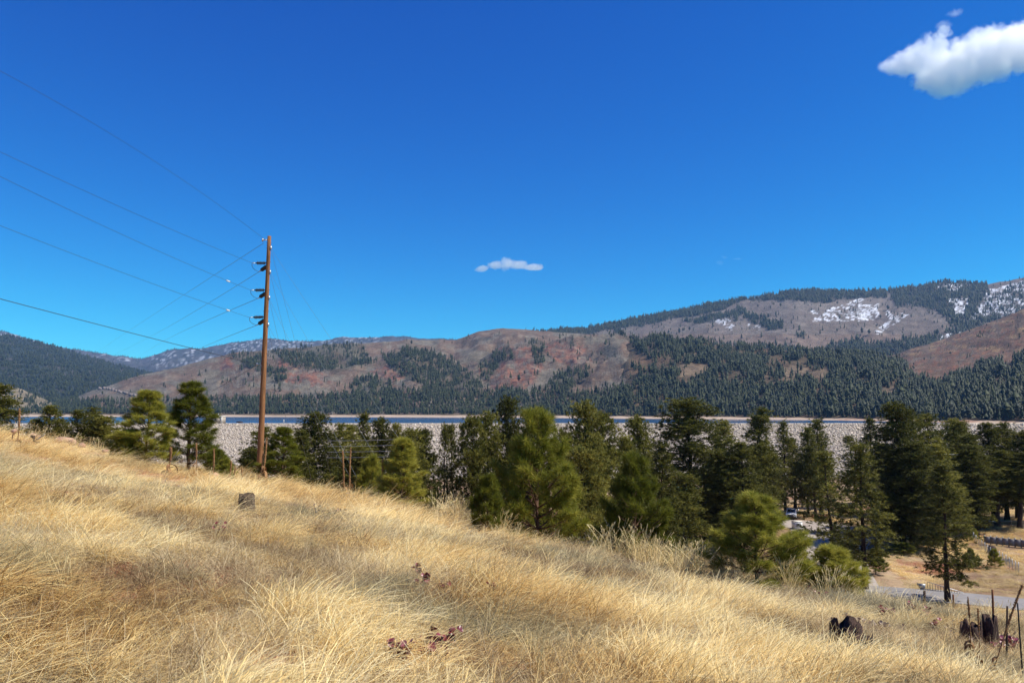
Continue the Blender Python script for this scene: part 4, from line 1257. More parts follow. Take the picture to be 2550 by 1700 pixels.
# ------------------------------------------------------------------ utility pole
PB = P(645, 1190, 43.0); PT = P(670.5, 588, 43.0)
def pole():
    gz = float(zg(PB.x, 43.0))
    root = empty('utility_pole', (PB.x, 43, gz), 0, 'tall brown wooden utility pole with three pairs of black insulators', 'utility pole')
    ax = Vector((PT.x - PB.x, 0, PT.z - gz)); m = 14
    s = np.linspace(0, 1, m)
    pts = np.stack([ax.x * s, 0 * s, ax.z * s], -1); pts[:, 0] += RNG.normal(0, .006, m)
    pts = np.vstack([[0, 0, -1.2], pts])
    rad = np.concatenate([[.185], .175 - .078 * s])
    mb = MB(); mb.tube(pts, rad, 20, True)
    mb.obj('pole', M['polewood'], root, True)
    def at(v):  # local point on the pole at picture row v
        t = (1190 - v) / 602.0
        z = P(645 + 25.5 * t, v, 43).z - gz
        return Vector((ax.x * z / ax.z, 0, z)), .175 - .078 * z / ax.z
    def ins(name_v, du, dv, back):
        """string insulator leaving the pole to the left"""
        c, r = at(name_v)
        d = Vector((-1.0, -.55 if not back else .75, -.10 if not back else -.42)).normalized()
        mb = MB(); L = .60
        a = c + d * (r * .8)
        n = 25; pts = [a + d * (L * i / (n - 1)) for i in range(n)]
        rad = [.05 + (.06 if i % 3 == 1 else 0) if 2 < i < 22 else .028 for i in range(n)]
        mb.tube([list(p) for p in pts], rad, 12, True)
        o = mb.obj('insulator', M['insul'], root, True)
        mm = MB(); e = a + d * L
        mm.tube([list(e), list(e + d * .16)], [.035, .02], 6)
        mm.obj('clamp', M['metal'], o)
        mm = MB(); mm.tube([list(c), list(a)], [.03, .03], 6); mm.obj('eye_bolt', M['metal'], o)
        return e + d * .16 + Vector((PB.x, 43, gz))
    ends = {}
    for k, v in enumerate((655, 722, 789)):
        e1 = ins(v, 0, 0, False); e2 = ins(v + 6, 0, 0, True)
        ends['n%d' % k] = e1; ends['f%d' % k] = e2
        o_ = Vector((PB.x, 43, gz))
        mb = MB(); mid = (e1 + e2) / 2 + Vector((-.28, 0, -.05))
        pts = [e1 * (1 - t) ** 2 + mid * 2 * t * (1 - t) + e2 * t * t for t in np.linspace(0, 1, 8)]
        mb.tube([list(p - o_) for p in pts], .012, 5, False); mb.obj('jumper_wire', M['wire'], root)
    # top bracket, bolts, guy plates, low bracket, ground wire
    for v, sgn, L in ((598, -1, .24), (907, -1, .22)):
        c, r = at(v); mb = MB()
        mb.box((c.x + sgn * (r + L / 2 - .02), -.05, c.z), (L, .06, .05)); mb.tube([(c.x + sgn * (r + L), -.05, c.z - .08), (c.x + sgn * (r + L), -.05, c.z + .08)], .045, 8)
        mb.obj('bracket', M['metal'], root)
    for v in (617, 677, 741, 808):
        c, r = at(v); mb = MB(); mb.box((c.x + r + .02, -.03, c.z), (.09, .10, .16)); mb.obj('guy_plate', M['metal'], root)
    for v in (605, 611, 618, 653, 672, 722, 775, 800, 880):
        c, r = at(v); mb = MB(); mb.tube([(c.x - r - .04, -.03, c.z), (c.x + r + .05, -.03, c.z)], .012, 6); mb.obj('bolt', M['rust'], root)
    return ends, at, Vector((PB.x, 43, gz))
ENDS, PAT, PO = pole()

def wire_thing(name, pts, r, mat, label, cat, group, n=40):
    """smooth curve through three points (quadratic), as one tube"""
    a, b, c = [np.array(list(p)) for p in pts]
    t = np.linspace(0, 1, n)[:, None]
    tm = np.linalg.norm(b - a) / (np.linalg.norm(b - a) + np.linalg.norm(c - b))
    ctrl = (b - a * (1 - tm) ** 2 - c * tm * tm) / (2 * tm * (1 - tm))
    V = a * (1 - t) ** 2 + ctrl * 2 * t * (1 - t) + c * t * t
    mb = MB(); o = V[0].copy(); mb.tube(V - o, r, 4, False)
    ob = mb.obj(name, mat, None, False, tuple(o))
    return tag(ob, label, cat, group)
GPW = 'power lines running from the pole out over the left of the view'
def ext(a, b, k=1.35):
    return b + (b - a) * (k - 1)
near = [  # start point, (u,v,D) mid, (u,v,D) end
    (P(660, 597, 43), (330, 367, 34), (-60, 145, 27), 'topmost overhead line, climbing from the pole tip to the upper left'),
    (ENDS['n0'], (330, 529, 34), (-60, 350, 27), 'second overhead line from the top, reaching the upper pair of insulators'),
    (ENDS['n1'], (330, 596, 34), (-60, 410, 27), 'third overhead line from the top, reaching the middle pair of insulators'),
    (ENDS['n2'], (330, 688, 34), (-60, 538, 27), 'fourth overhead line from the top, reaching the lowest insulators'),
    (P(640, 907, 43), (300, 822, 34), (-60, 728, 27), 'lowest and thickest overhead cable, ending at the small bracket on the pole')]
for st, m_, e_, lb in near:
    wire_thing('power_line', [st, P(*m_), P(*e_)], .0075 if 'thick' not in lb else .013, M['wire'], lb, 'power line', GPW)
far_ = [(P(657, 605, 43), (430, 752, 95), (235, 880, 300), 'line sloping down to the left from the pole tip toward the far valley'),
        (ENDS['f0'], (460, 790, 95), (280, 884, 300), 'line sloping down left from the upper insulators toward the far valley'),
        (ENDS['f1'], (470, 818, 95), (345, 888, 300), 'line sloping down left from the middle insulators toward the far valley'),
        (ENDS['f2'], (500, 866, 95), (395, 922, 300), 'line sloping down left from the lowest insulators toward the far valley'),
        (P(640, 908, 43), (570, 950, 60), (498, 988, 95), 'short cable dropping left from the low bracket behind the tallest young pine')]
for st, m_, e_, lb in far_:
    wire_thing('power_line', [st, P(*m_), P(*e_)], [.013, .02, .03, .02][0] if 'short' not in lb else .016, M['wire'], lb, 'power line', GPW)
for u, v, D in ((568, 693, 41.0), (568, 767, 41.0)):
    # splice sleeves sit on the two middle lines
    k = 1 if v < 700 else 2
    a = np.array(list(ENDS['n%d' % k]))
    st, m_, e_ = near[k + 1]  [:3]
    b = np.array(list(P(*m_))); c = np.array(list(P(*e_)))
    tm = np.linalg.norm(b - a) / (np.linalg.norm(b - a) + np.linalg.norm(c - b))
    ctrl = (b - a * (1 - tm) ** 2 - c * tm * tm) / (2 * tm * (1 - tm))
    best = min(np.linspace(0, .4, 200), key=lambda t: abs(proj(*(a * (1 - t) ** 2 + ctrl * 2 * t * (1 - t) + c * t * t))[0] - u))
    f = lambda t: a * (1 - t) ** 2 + ctrl * 2 * t * (1 - t) + c * t * t
    p0, p1 = f(best - .008), f(best + .008)
    mb = MB(); mb.tube([p0 - p0, p1 - p0], .035, 8)
    tag(mb.obj('splice_sleeve', M['cream'], None, False, tuple(p0)), 'pale sleeve on the overhead line meeting the %s insulators' % ('middle' if k == 2 else 'upper'), 'wire sleeve')
GG = 'guy wires bracing the right side of the pole'
gp = [PAT(v)[0] + PO + Vector((PAT(v)[1], 0, 0)) for v in (617, 677, 741, 808)]
names = ['topmost plate', 'second plate', 'third plate', 'lowest plate']
outer = [(1045, 1165, 37), (951, 1163, 37), (889, 1190, 37), (868, 1180, 38)]
inner = [(826, 1190, 52), (800, 1192, 52), (775, 1192, 52), (742, 1190, 52)]
for i in range(4):
    for j, (e, sd_) in enumerate(((outer[i], 'outer'), (inner[i], 'steeper inner'))):
        E = P(*e); E.z = min(E.z, float(zg(E.x, E.y)) + .1) if j == 0 else E.z
        if j == 1: E.z = float(zg(E.x, E.y)) + .05 if E.z < zg(E.x, E.y) else E.z
        E = P(e[0], e[1], e[2]); mid = (gp[i] + E) / 2 - Vector((0, 0, .10))
        wire_thing('guy_wire', [gp[i], mid, E], .006, M['guy'], '%s guy wire running down from the %s on the pole' % (sd_, names[i]), 'guy wire', GG)
# four pale wires crossing in front of the dark pines right of the pole
for v0, v1, vm, nm in ((1097, 1093, 1096, 'top one'), (1111, 1107, 1110, 'second'), (1125, 1122, 1124, 'third'), (1139, 1135, 1138, 'bottom one')):
    wire_thing('pale_wire', [P(815, v0, 66), P(910, vm, 66), P(1000, v1, 66)], .011, M['metal'], '%s of the four level pale wires before the dark pines right of the pole' % nm, 'wire', 'level wires right of the pole')

# ------------------------------------------------------------------ mullein stalks
def mullein(u, vt, D, label, lean=(0, 0), leafy=6, thick=1.0, headf=.5, vb=None, grp='dry mullein stalks along the hill edge'):
    top = P(u, vt, D); gz = float(zg(top.x, D)); H = top.z - gz
    bx = top.x - lean[0] * H
    gz = float(zg(bx, D)); H = top.z - gz
    root = empty('mullein', (bx, D, gz), 0, label, 'dead mullein', grp)
    rg = np.random.default_rng(int(u * 7 + vt))
    s = np.linspace(0, 1, 12)
    pts = np.stack([lean[0] * H * s + .01 * np.sin(s * 5 + u), lean[1] * H * s, H * s - .05 * (s == 0)], -1)
    mb = MB(); mb.tube(pts, .013 * thick * (1 - s * .4), 6); mb.obj('stalk', M['mullein'], root)
    m = 44; q = np.linspace(1 - headf, 1, m)
    hp = np.stack([np.interp(q, s, pts[:, i]) for i in range(3)], -1)
    mb = MB(); mb.tube(hp, (.015 + .012 * (np.arange(m) % 2)) * thick * np.clip((1.02 - q) * 12, .3, 1) * rg.uniform(.8, 1.2, m), 8, True, .5, .5)
    for _ in range(int(70 * headf / .5)):
        f = rg.uniform(1 - headf, .98); p = np.array([np.interp(f, s, pts[:, i]) for i in range(3)]); a = rg.uniform(0, 6.28)
        d = np.array([cos(a), sin(a), .5]) * .034 * thick
        mb.tube([p, p + d], [.010 * thick, .005], 4)
    mb.obj('seed_head', M['mullein'], root)
    for k in range(leafy):
        f = rg.uniform(.02, .4); a = rg.uniform(0, 6.28); L = rg.uniform(.12, .26) * thick
        p = np.array([np.interp(f, s, pts[:, i]) for i in range(3)])
        mb = MB(); t = np.linspace(0, 1, 5); w_ = np.sin(t * pi * .85 + .15) * .03 * thick
        cx = np.cos(a) * L * np.sin(t * 1.6) * .7; cy2 = np.sin(a) * L * np.sin(t * 1.6) * .7; cz = L * (.3 * t - 1.1 * t * t)
        A = np.stack([p[0] + cx - np.sin(a) * w_, p[1] + cy2 + np.cos(a) * w_, p[2] + cz], -1)
        B = np.stack([p[0] + cx + np.sin(a) * w_, p[1] + cy2 - np.cos(a) * w_, p[2] + cz + .02], -1)
        i_ = np.arange(4); mb.add(np.vstack([A, B]), None, np.stack([i_, i_ + 1, i_ + 6, i_ + 5], -1)); mb.obj('leaf', M['mullein'], root)
mullein(665, 1088, 30, 'tall knobbly mullein stalk standing right beside the utility pole base', (.08, 0), 10, 1.5, .75)
mullein(655, 1128, 30, 'shorter mullein stalk between the utility pole and the tall knobbly one', (0, 0), 9, 1.3, .7)
mullein(853, 1121, 30, 'left of the two thick mullein stalks in front of the dark pines', (-.06, 0), 12, 1.4, .8)
mullein(874, 1114, 30, 'right and taller of the two thick mullein stalks before the dark pines', (.03, 0), 10, 1.3, .8)
mullein(952, 1142, 28, 'mullein stalk left of the yellow green young pine', (-.03, 0), 7, 1.2, .7)
mullein(50, 1016, 27, 'slender mullein stalk on the skyline near the left edge', (.02, 0), 9, 1.3, .5)
mullein(490, 1102, 27, 'rusty brown stalk against the tallest young pine', (0, 0), 8, 1.2, .4)
mullein(426, 1112, 27, 'leafy ragged stalk between the two tallest young pines', (.05, 0), 14, 1.6, .5)
mullein(533, 1116, 28, 'smooth reddish stalk right of the tallest young pine', (0, 0), 4, 1.1, .6)
mullein(575, 1146, 28, 'short reddish stalk against the dam left of the pole', (0, 0), 3, 1.0, .7)
mullein(586, 1162, 28, 'very short stalk midway between seedling and pole', (.02, 0), 3, .8, .7)
mullein(603, 1163, 28, 'very short stalk nearest the pole on its left', (0, 0), 3, .8, .7)
mullein(2412, 1484, 10.5, 'curled leafy dead plant above the right hand stump', (.02, 0), 12, .5, .3)
mullein(2552, 1452, 9.0, 'long brown stalk leaning to the right at the right edge', (.42, 0), 8, .5, .5)
mullein(2437, 1512, 9.5, 'tiny curled dead plant left of the rusty rod', (.05, 0), 8, .4, .3)

# ------------------------------------------------------------------ posts on the slope
def post(u, vt, vb, D, r, mat, label, lean=0.0, name='fence_post'):
    a = P(u, vt, D); b = P(u - lean, vb, D); gz = min(b.z, float(zg(b.x, D)) - .2)
    mb = MB(); h = a.z - gz
    m = 7; s = np.linspace(0, 1, m)
    mb.tube(np.stack([(a.x - b.x) * s + RNG.normal(0, r * .12, m), 0 * s, h * s], -1), r * (1 - .15 * s), 8, True, .5, .1)
    tag(mb.obj(name, mat, None, False, (b.x, D, gz)), label, 'post', 'posts on the slope at the lower right')
post(2302, 1470, 1504, 20, .035, M['char'], 'short dark fence post left of the lone roadside pine trunk', 2)
post(2373, 1479, 1512, 19, .024, M['rust'], 'thin rusty post just right of the lone roadside pine trunk')
post(2471, 1467, 1540, 13, .018, M['rust'], 'tall rusty rod standing above the right hand stump')
post(2534, 1500, 1572, 9.5, .010, M['black'], 'thin black leaning rod near the right edge', -8)
post(2508, 1508, 1550, 11, .014, M['char'], 'short tilted grey post beside the leaning brown stalk', 9)

# ------------------------------------------------------------------ stumps
def stump(u, v, r, h, label, jag, mat, seed, tilt=0, ring=None):
    x, y, z = hit(u, v); rg = np.random.default_rng(seed)
    root = empty('stump', (x, y, z), rg.uniform(0, 6), label, 'tree stump')
    n = 26; m = 9; th = np.arange(n) * 2 * pi / n
    prof = np.clip(1 + fbm(th * 1.6, th * 0, 3, seed) * jag * 2 - jag, .25, 2)
    prof = np.where(rg.random(n) < .2, prof * .75, prof)
    V = []
    lump = 1 + (fbm(np.cos(th) * 2 + 5, np.sin(th) * 2 + 5, 3, seed + 2) - .5) * .5
    for i in range(m):
        s = i / (m - 1)
        rr = r * (1.25 - .3 * s ** .5) * lump * (1 + .10 * (rg.random(n) - .5))
        V += [(rr[k] * cos(th[k]), rr[k] * sin(th[k]), -.12 + (h * prof[k] + .12) * s) for k in range(n)]
    for i in range(1, 4):
        s = 1 - i / 4
        V += [(r * .95 * lump[k] * s * cos(th[k]), r * .95 * lump[k] * s * sin(th[k]), h * prof[k] * (s * .6 + .35) - .03 * i + rg.normal(0, .012)) for k in range(n)]
    R_ = m + 3
    i = np.arange(R_ - 1)[:, None] * n; j = np.arange(n)[None, :]; k = (j + 1) % n
    f4 = np.stack([i + j, i + k, i + n + k, i + n + j], -1).reshape(-1, 4)
    mb = MB(); mb.add(V, None, f4); mb.obj('bark', mat, root)
    mb = MB()
    for q in range(7):
        a = rg.uniform(0, 6.28); L = r * rg.uniform(.5, 1.0)
        p = np.array([r * 1.1 * cos(a), r * 1.1 * sin(a), .06])
        mb.tube([p * [.8, .8, 1.5], p, p + np.array([L * cos(a), L * sin(a), -.12])], [r * .22, r * .2, r * .07], 6)
    mb.obj('roots', mat, root)
    return root
stump(612, 1284, .15, .42, 'small grey cut stump alone in the middle of the grass left of centre', .15, M['stump'], 1)
stump(2108, 1625, .20, .36, 'charred stump half buried in long grass, left of the tall jagged one', .5, M['char'], 2)
stump(2420, 1604, .15, .32, 'low dark left half of the burned stump pair near the right edge', .45, M['char'], 3)
stump(2468, 1606, .10, .44, 'tall square topped burned stump near the right edge', .12, M['char'], 4)
stump(2150, 1645, .12, .26, 'small dark lump of burned wood right of the grass covered stump', .5, M['char'], 5)
def far_stump():
    x, y = FLOORPT(2470, 1374)
    mb = MB(); mb.tube([(0, 0, -.2), (0.05, 0, .9), (.1, 0, 1.15)], [.75, .55, .4], 9, True, .5, .4)
    tag(mb.obj('dark_stump', M['char'], None, False, (x, y, float(zg(x, y)))), 'small black stump out on the meadow by the wire fence', 'tree stump')
far_stump()

# ------------------------------------------------------------------ rocks on the left brow
def rock(u, v, D, sx, sz, label, seed, mat='sandstone', grp='pink sandstone rocks on the left brow'):
    v = {158: 1082, 140: 1088, 182: 1086, 95: 1080, 80: 1078, 205: 1096, 300: 1122, 345: 1130, 366: 1138, 262: 1110, 35: 1056, 535: 1182, 505: 1172}[u]
    x, D, _z = hit(u, v + 12)
    V, f = rock_proto(seed)
    V = V * np.array([sx, sx * .8, sz])
    me = mesh_np('rock', V, f, M[mat])
    tag(link('rock', me, None, (x, D, float(zg(x, D)) + sz * .9 + .05), (0, .1, random.uniform(0, 6))), label, 'rock', grp)
for i, (u, D, sx, sz, lb) in enumerate([
    (158, 26, .42, .20, 'flat pale pink boulder on the brow, largest of the left ones'), (140, 25.5, .22, .14, 'small pink rock left of the largest flat boulder'), (182, 26, .25, .17, 'round pink rock right of the largest flat boulder'),
    (95, 25, .20, .12, 'small grey white rock left of the pink boulders'), (80, 24.5, .30, .12, 'low pinkish slab beside the broken log'), (205, 25, .28, .12, 'low orange rock at the start of the bare orange bank'),
    (300, 25, .5, .10, 'long low pink slab in the bare bank before the broad young pine'), (345, 25.5, .30, .22, 'grey rock under the broad young pine'), (366, 25.5, .22, .14, 'smaller grey rock under the broad young pine, on the right'),
    (262, 25, .3, .1, 'thin slab edge left of the long pink slab'), (35, 27, .22, .15, 'reddish boulder on the skyline by the slender mullein'), (535, 26.5, .16, .1, 'little red rock at the foot of the smooth stalk'),
    (505, 26, .2, .08, 'little pink slab below the tallest young pine')]):
    rock(u, 0, D, sx * .95, sz * 1.05, lb, 700 + i)
def stick(u0, v0, D0, u1, v1, D1, r, label, mat='snag'):
    D0 = hit(u0, max(v0, v1) + 10)[1]; D1 = hit(u1, max(v0, v1) + 10)[1]; D1 = D0 = min(D0, D1)
    a = P(u0, v0, D0); b = P(u1, v1, D1)
    t = np.linspace(0, 1, 6)[:, None]; A = np.array(list(a)); B = np.array(list(b))
    pts = (B - A) * t; pts[1:-1] += RNG.normal(0, r * .8, (4, 3))
    mb = MB(); mb.tube(pts, np.linspace(r, r * .5, 6), 6, True, .5, .15)
    tag(mb.obj('fallen_branch', M[mat], None, False, tuple(A)), label, 'branch', 'dead branches on the left brow')
stick(292, 1118, 25, 346, 1142, 25, .035, 'long pale branch lying down the bank before the broad young pine')
stick(90, 1094, 25, 112, 1079, 25, .03, 'pale splintered stick pointing up from the brow')
stick(385, 1142, 25, 410, 1112, 25.5, .02, 'bent pale stick under the broad young pine')
stick(415, 1165, 25, 446, 1118, 25, .018, 'long straight stick leaning between the young pines')
stick(468, 1168, 25, 497, 1112, 25, .018, 'straight stick leaning before the tallest young pine')
stick(355, 1120, 26, 380, 1135, 26, .05, 'thick grey log end under the broad young pine', 'stump')
stick(80, 1085, 25, 97, 1100, 25, .06, 'dark broken log beside the small grey white rock', 'char')

# ------------------------------------------------------------------ red leaved plants and dead leaf litter
def holly_leaf(seed):
    rg = np.random.default_rng(seed); mb = MB(); n = 9
    t = np.linspace(0, 1, n); w_ = np.sin(t * pi) ** .6 * .42 * (1 + .35 * (np.arange(n) % 2)); w_[0] = .05; w_[-1] = 0
    z = -.25 * t ** 2 + .1 * np.sin(t * 5 + rg.uniform(0, 3))
    Cn = np.stack([t, 0 * t, z], -1); A = np.stack([t, w_, z + .16 * w_ / .4], -1); B = np.stack([t, -w_, z + .16 * w_ / .4], -1)
    V = np.vstack([A, Cn, B]); i = np.arange(n - 1)
    mb.add(V, None, np.vstack([np.stack([i, i + 1, i + n + 1, i + n], -1), np.stack([i + n, i + n + 1, i + 2 * n + 1, i + 2 * n], -1)]), rg.uniform(.2, .9))
    return mb
HL = [holly_leaf(i).mesh('leaf', M['redleaf'], True) for i in range(6)]
def barberry(u, v, n, rad, label, leaf=.06):
    x, y, z = hit(u, v)
    root = empty('red_plant', (x, y, z), 0, label, 'red plant', 'dark red leaved ground plants in the grass')
    rg = np.random.default_rng(int(u + v))
    mb = MB()
    for k in range(max(2, n // 7)):
        a = rg.uniform(0, 6.28); d = rad * rg.uniform(.2, 1)
        tip = np.array([cos(a) * d * 1.3, sin(a) * d * .9, rg.uniform(.10, .22)])
        mb.tube([(0, 0, -.03), tip * [.4, .4, .7], tip], .003, 4)
        for q in range(7):
            s = .4 + .6 * q / 6
            p = tip * [s, s, 1] - np.array([0, 0, .02 * (6 - q)])
            o = link('leaf', HL[rg.integers(0, 6)], root, tuple(p), (rg.normal(0, .6), rg.normal(-.2, .5), rg.uniform(0, 6.28)))
            k_ = leaf * rg.uniform(.7, 1.25); o.scale = (k_, k_, k_)
    mb.obj('stem', M['mullein'], root)
barberry(1095, 1628, 70, .16, 'largest dark red plant, at the bottom just left of centre')
barberry(1060, 1655, 42, .14, 'maroon plant touching the lower left of the largest one')
barberry(1000, 1670, 21, .12, 'sparse purple plant beside the bare orange soil at the bottom')
barberry(1038, 1450, 21, .09, 'little upright red sprig in the middle of the slope')
barberry(1055, 1472, 28, .10, 'purple red plant just below the little upright sprig')
barberry(1105, 1480, 14, .08, 'small purple plant right of the little upright sprig')
barberry(1218, 1500, 14, .10, 'faint pinkish plant in the flattened grass at centre')
barberry(2255, 1528, 35, .20, 'bright rusty red plant left of the burned stump pair')
barberry(2300, 1540, 35, .22, 'rusty plant spreading toward the burned stump pair')
barberry(2330, 1575, 28, .18, 'dark purple plant lower left of the burned stump pair')
barberry(2490, 1625, 49, .20, 'maroon plant at the foot of the burned stump pair')
barberry(2525, 1625, 28, .16, 'deep red plant between stump pair and right edge')
barberry(2200, 1540, 28, .16, 'purple grey plant right above the grass covered stump')
barberry(2095, 1545, 21, .12, 'small red plant left above the grass covered stump')
barberry(1965, 1455, 28, .3, 'rusty plant below the widest young pine')
barberry(2040, 1468, 28, .3, 'rusty plant below the low round pine')
barberry(545, 1340, 14, .25, 'reddish plant patch right of the brown seed cone')
barberry(90, 1318, 14, .2, 'small purplish plant near the left edge')
def litter():
    pts = []; 
    for (u, v, ru, n) in [(900, 1250, 70, 900), (1000, 1268, 60, 500), (840, 1290, 60, 160), (2440, 1590, 60, 200), (2150, 1560, 60, 120), (1560, 1262, 50, 120), (400, 1230, 200, 120)]:
        x, y, z = hit(u, v); w_ = ru / F * y
        xx = RNG.normal(x, w_ * .55, n); yy = RNG.normal(y, w_ * 1.1, n); pts.append(np.stack([xx, yy, zg(xx, yy) + RNG.uniform(.02, .14, n)], -1))
    p = np.vstack(pts); m = len(p)
    pr = []
    for i in range(4):
        b = holly_leaf(40 + i); me = b.mesh('dead_leaf', M['deadleaf'], True); pr.append(me)
    s = RNG.uniform(.035, .075, m)
    scatter('leaf_litter', p, RNG.uniform(0, 6.28, (m, 3)), np.stack([s, s, s * 1.6], -1), RNG.integers(0, 4, m), pr, {'patch': RNG.random(m), 'alt': 0 * s}, 'grey brown curled dead leaves lying in heaps on the grass')
litter()

# ------------------------------------------------------------------ valley things
def truck():
    x, y = FLOORPT(1971, 1290)
    root = empty('pickup_truck', (x, y, ZF + .05), radians(-20), 'white pickup truck parked nose towards us at the end of the lane', 'truck')
    W = 2.0
    def prism(name, prof, w_, mat, parent=root):
        mb = MB(); mb.prism(prof, -w_ / 2, w_ / 2); o = mb.obj(name, mat, parent)
        b = o.modifiers.new('bevel', 'BEVEL'); b.width = .05; b.segments = 2; return o
    # nose toward -y
    body = prism('body', [(-2.8, .55), (-2.85, .8), (-2.75, 1.12), (-1.3, 1.25), (-1.0, 1.28), (2.9, 1.28), (2.95, .6), (2.5, .5), (-2.6, .45)], W, M['white'])
    cab = prism('cab', [(-1.15, 1.24), (-.45, 1.86), (.9, 1.90), (1.15, 1.27)], W * .86, M['white'])
    mb = MB(); mb.add([(-.80, -1.10, 1.33), (.80, -1.10, 1.33), (.70, -.52, 1.83), (-.70, -.52, 1.83)], None, [(0, 1, 2, 3)]); mb.add([(-.80, -1.14, 1.31), (.80, -1.14, 1.31), (.72, -.54, 1.85), (-.72, -.54, 1.85)], None, [(0, 1, 2, 3)]); mb.obj('windscreen', M['glass'], root)
    mb = MB(); mb.box((0, -2.84, .93), (1.25, .08, .34)); gr = mb.obj('grille', M['black'], root)
    mb = MB(); mb.box((0, -2.9, .93), (1.2, .03, .05)); mb.obj('bar', M['metal'], gr)
    for s in (-1, 1):
        mb = MB(); mb.box((s * .80, -2.82, .98), (.30, .08, .2)); mb.obj('headlight', M['metal'], root)
        mb = MB(); mb.box((s * 1.14, -.95, 1.36), (.22, .1, .24)); mb.obj('mirror', M['black'], root)
        mb = MB(); mb.add([(s * .862, -.85, 1.32), (s * .862, .95, 1.32), (s * .862, .75, 1.8), (s * .862, -.4, 1.8)], None, [(0, 1, 2, 3)]); mb.obj('side_window', M['glass'], root)
        for yy in (-1.85, 1.8):
            mb = MB(); mb.tube([(s * .82, yy, .40), (s * 1.03, yy, .40)], .42, 20); t = mb.obj('wheel', M['rubber'], root)
            mb = MB(); mb.tube([(s * 1.03, yy, .40), (s * 1.045, yy, .40)], .24, 14); mb.obj('rim', M['metal'], t)
    mb = MB(); mb.box((0, -2.92, .62), (1.9, .14, .2)); mb.obj('bumper', M['black'], root)
truck()
def utility_box():
    x, y = FLOORPT(1985, 1317)
    root = empty('utility_cabinet', (x, y, ZF + .1), radians(18), 'white slatted utility box on a slab at the lane edge', 'utility box')
    mb = MB(); mb.box((0, 0, .7), (1.5, 1.2, 1.3)); mb.obj('housing', M['white'], root)
    mb = MB(); mb.box((0, 0, .03), (2.0, 1.5, .12)); mb.obj('slab', M['concrete'], root)
    for i in range(8):
        mb = MB(); mb.box((-.1, -.62, .25 + i * .12), (1.0, .03, .05)); mb.obj('slat', M['asphalt'], root)
    mb = MB(); mb.box((0, 0, 1.37), (1.6, 1.3, .06)); mb.obj('lid', M['cream'], root)
utility_box()
def sign():
    x, y = FLOORPT(1987, 1296)
    root = empty('sign', (x, y, ZF), radians(5), 'small white sign on a dark post by the truck', 'sign')
    mb = MB(); mb.tube([(0, 0, -.2), (0, 0, 2.3)], .04, 6); mb.obj('post', M['black'], root)
    mb = MB(); mb.box((0, -.05, 2.15), (.5, .03, .3)); mb.obj('panel', M['white'], root)
sign()
def barrier():
    x, y = FLOORPT(2002, 1292); x2, y2 = FLOORPT(2060, 1290)
    root = empty('timber_rail', (x, y, ZF), math.atan2(y2 - y, x2 - x), 'low red timber rail behind the lane right of the truck', 'rail')
    L = math.hypot(x2 - x, y2 - y)
    for q in (0, .38, .75, 1):
        mb = MB(); mb.box((L * q, 0, .35), (.25, .25, 1.0)); mb.obj('post', M['redwood'], root)
    mb = MB(); mb.box((L / 2, 0, .55), (L, .12, .22)); mb.obj('rail', M['redwood'], root)
barrier()
def cabin():
    x, y = (1735 - CU) / F * 158, 158
    root = empty('cabin', (x, y, ZF), radians(-20), 'cabin with a teal metal roof glimpsed behind the largest pine', 'cabin')
    mb = MB(); mb.box((0, 0, 2.0), (9, 7, 4.4)); mb.obj('wall', M['cabin'], root)
    mb = MB(); mb.prism([(-4.2, 4.1), (0, 7.0), (4.2, 4.1), (4.2, 3.9), (0, 6.75), (-4.2, 3.9)], -5.2, 5.2); rf = mb.obj('roof', M['teal'], root)
    for q in range(14):
        mb = MB(); xx = -4.9 + q * .75; mb.add([(xx, -4.2, 4.17), (xx + .05, -4.2, 4.17), (xx + .05, 0, 7.07), (xx, 0, 7.07), (xx, -4.2, 4.1), (xx + .05, -4.2, 4.1), (xx + .05, 0, 7.0), (xx, 0, 7.0)], None, [(0, 1, 2, 3), (0, 3, 7, 4), (1, 5, 6, 2), (0, 4, 5, 1)]); mb.obj('seam', M['teal'], rf)
    for xx in (-2.5, 1.5):
        mb = MB(); mb.box((xx, -3.52, 2.3), (1.3, .06, 1.1)); o = mb.obj('window', M['cream'], root)
        mb = MB(); mb.box((xx, -3.56, 2.3), (1.1, .03, .9)); mb.obj('pane', M['glass'], o)
cabin()
def green_shed():
    x, y = (1792 - CU) / F * 165, 165
    root = empty('green_shed', (x, y, ZF), radians(10), 'green roofed shed glimpsed through branches right of the cabin', 'shed')
    mb = MB(); mb.box((0, 0, 1.8), (5, 4, 3.8)); mb.obj('wall', M['cabin'], root)
    mb = MB(); mb.prism([(-2.5, 3.6), (0, 5.2), (2.5, 3.6), (2.5, 3.45), (0, 5.0), (-2.5, 3.45)], -3, 3); mb.obj('roof', simple('green_roof', (.05, .25, .12), (.08, .32, .16), 2, .5), root)
green_shed()
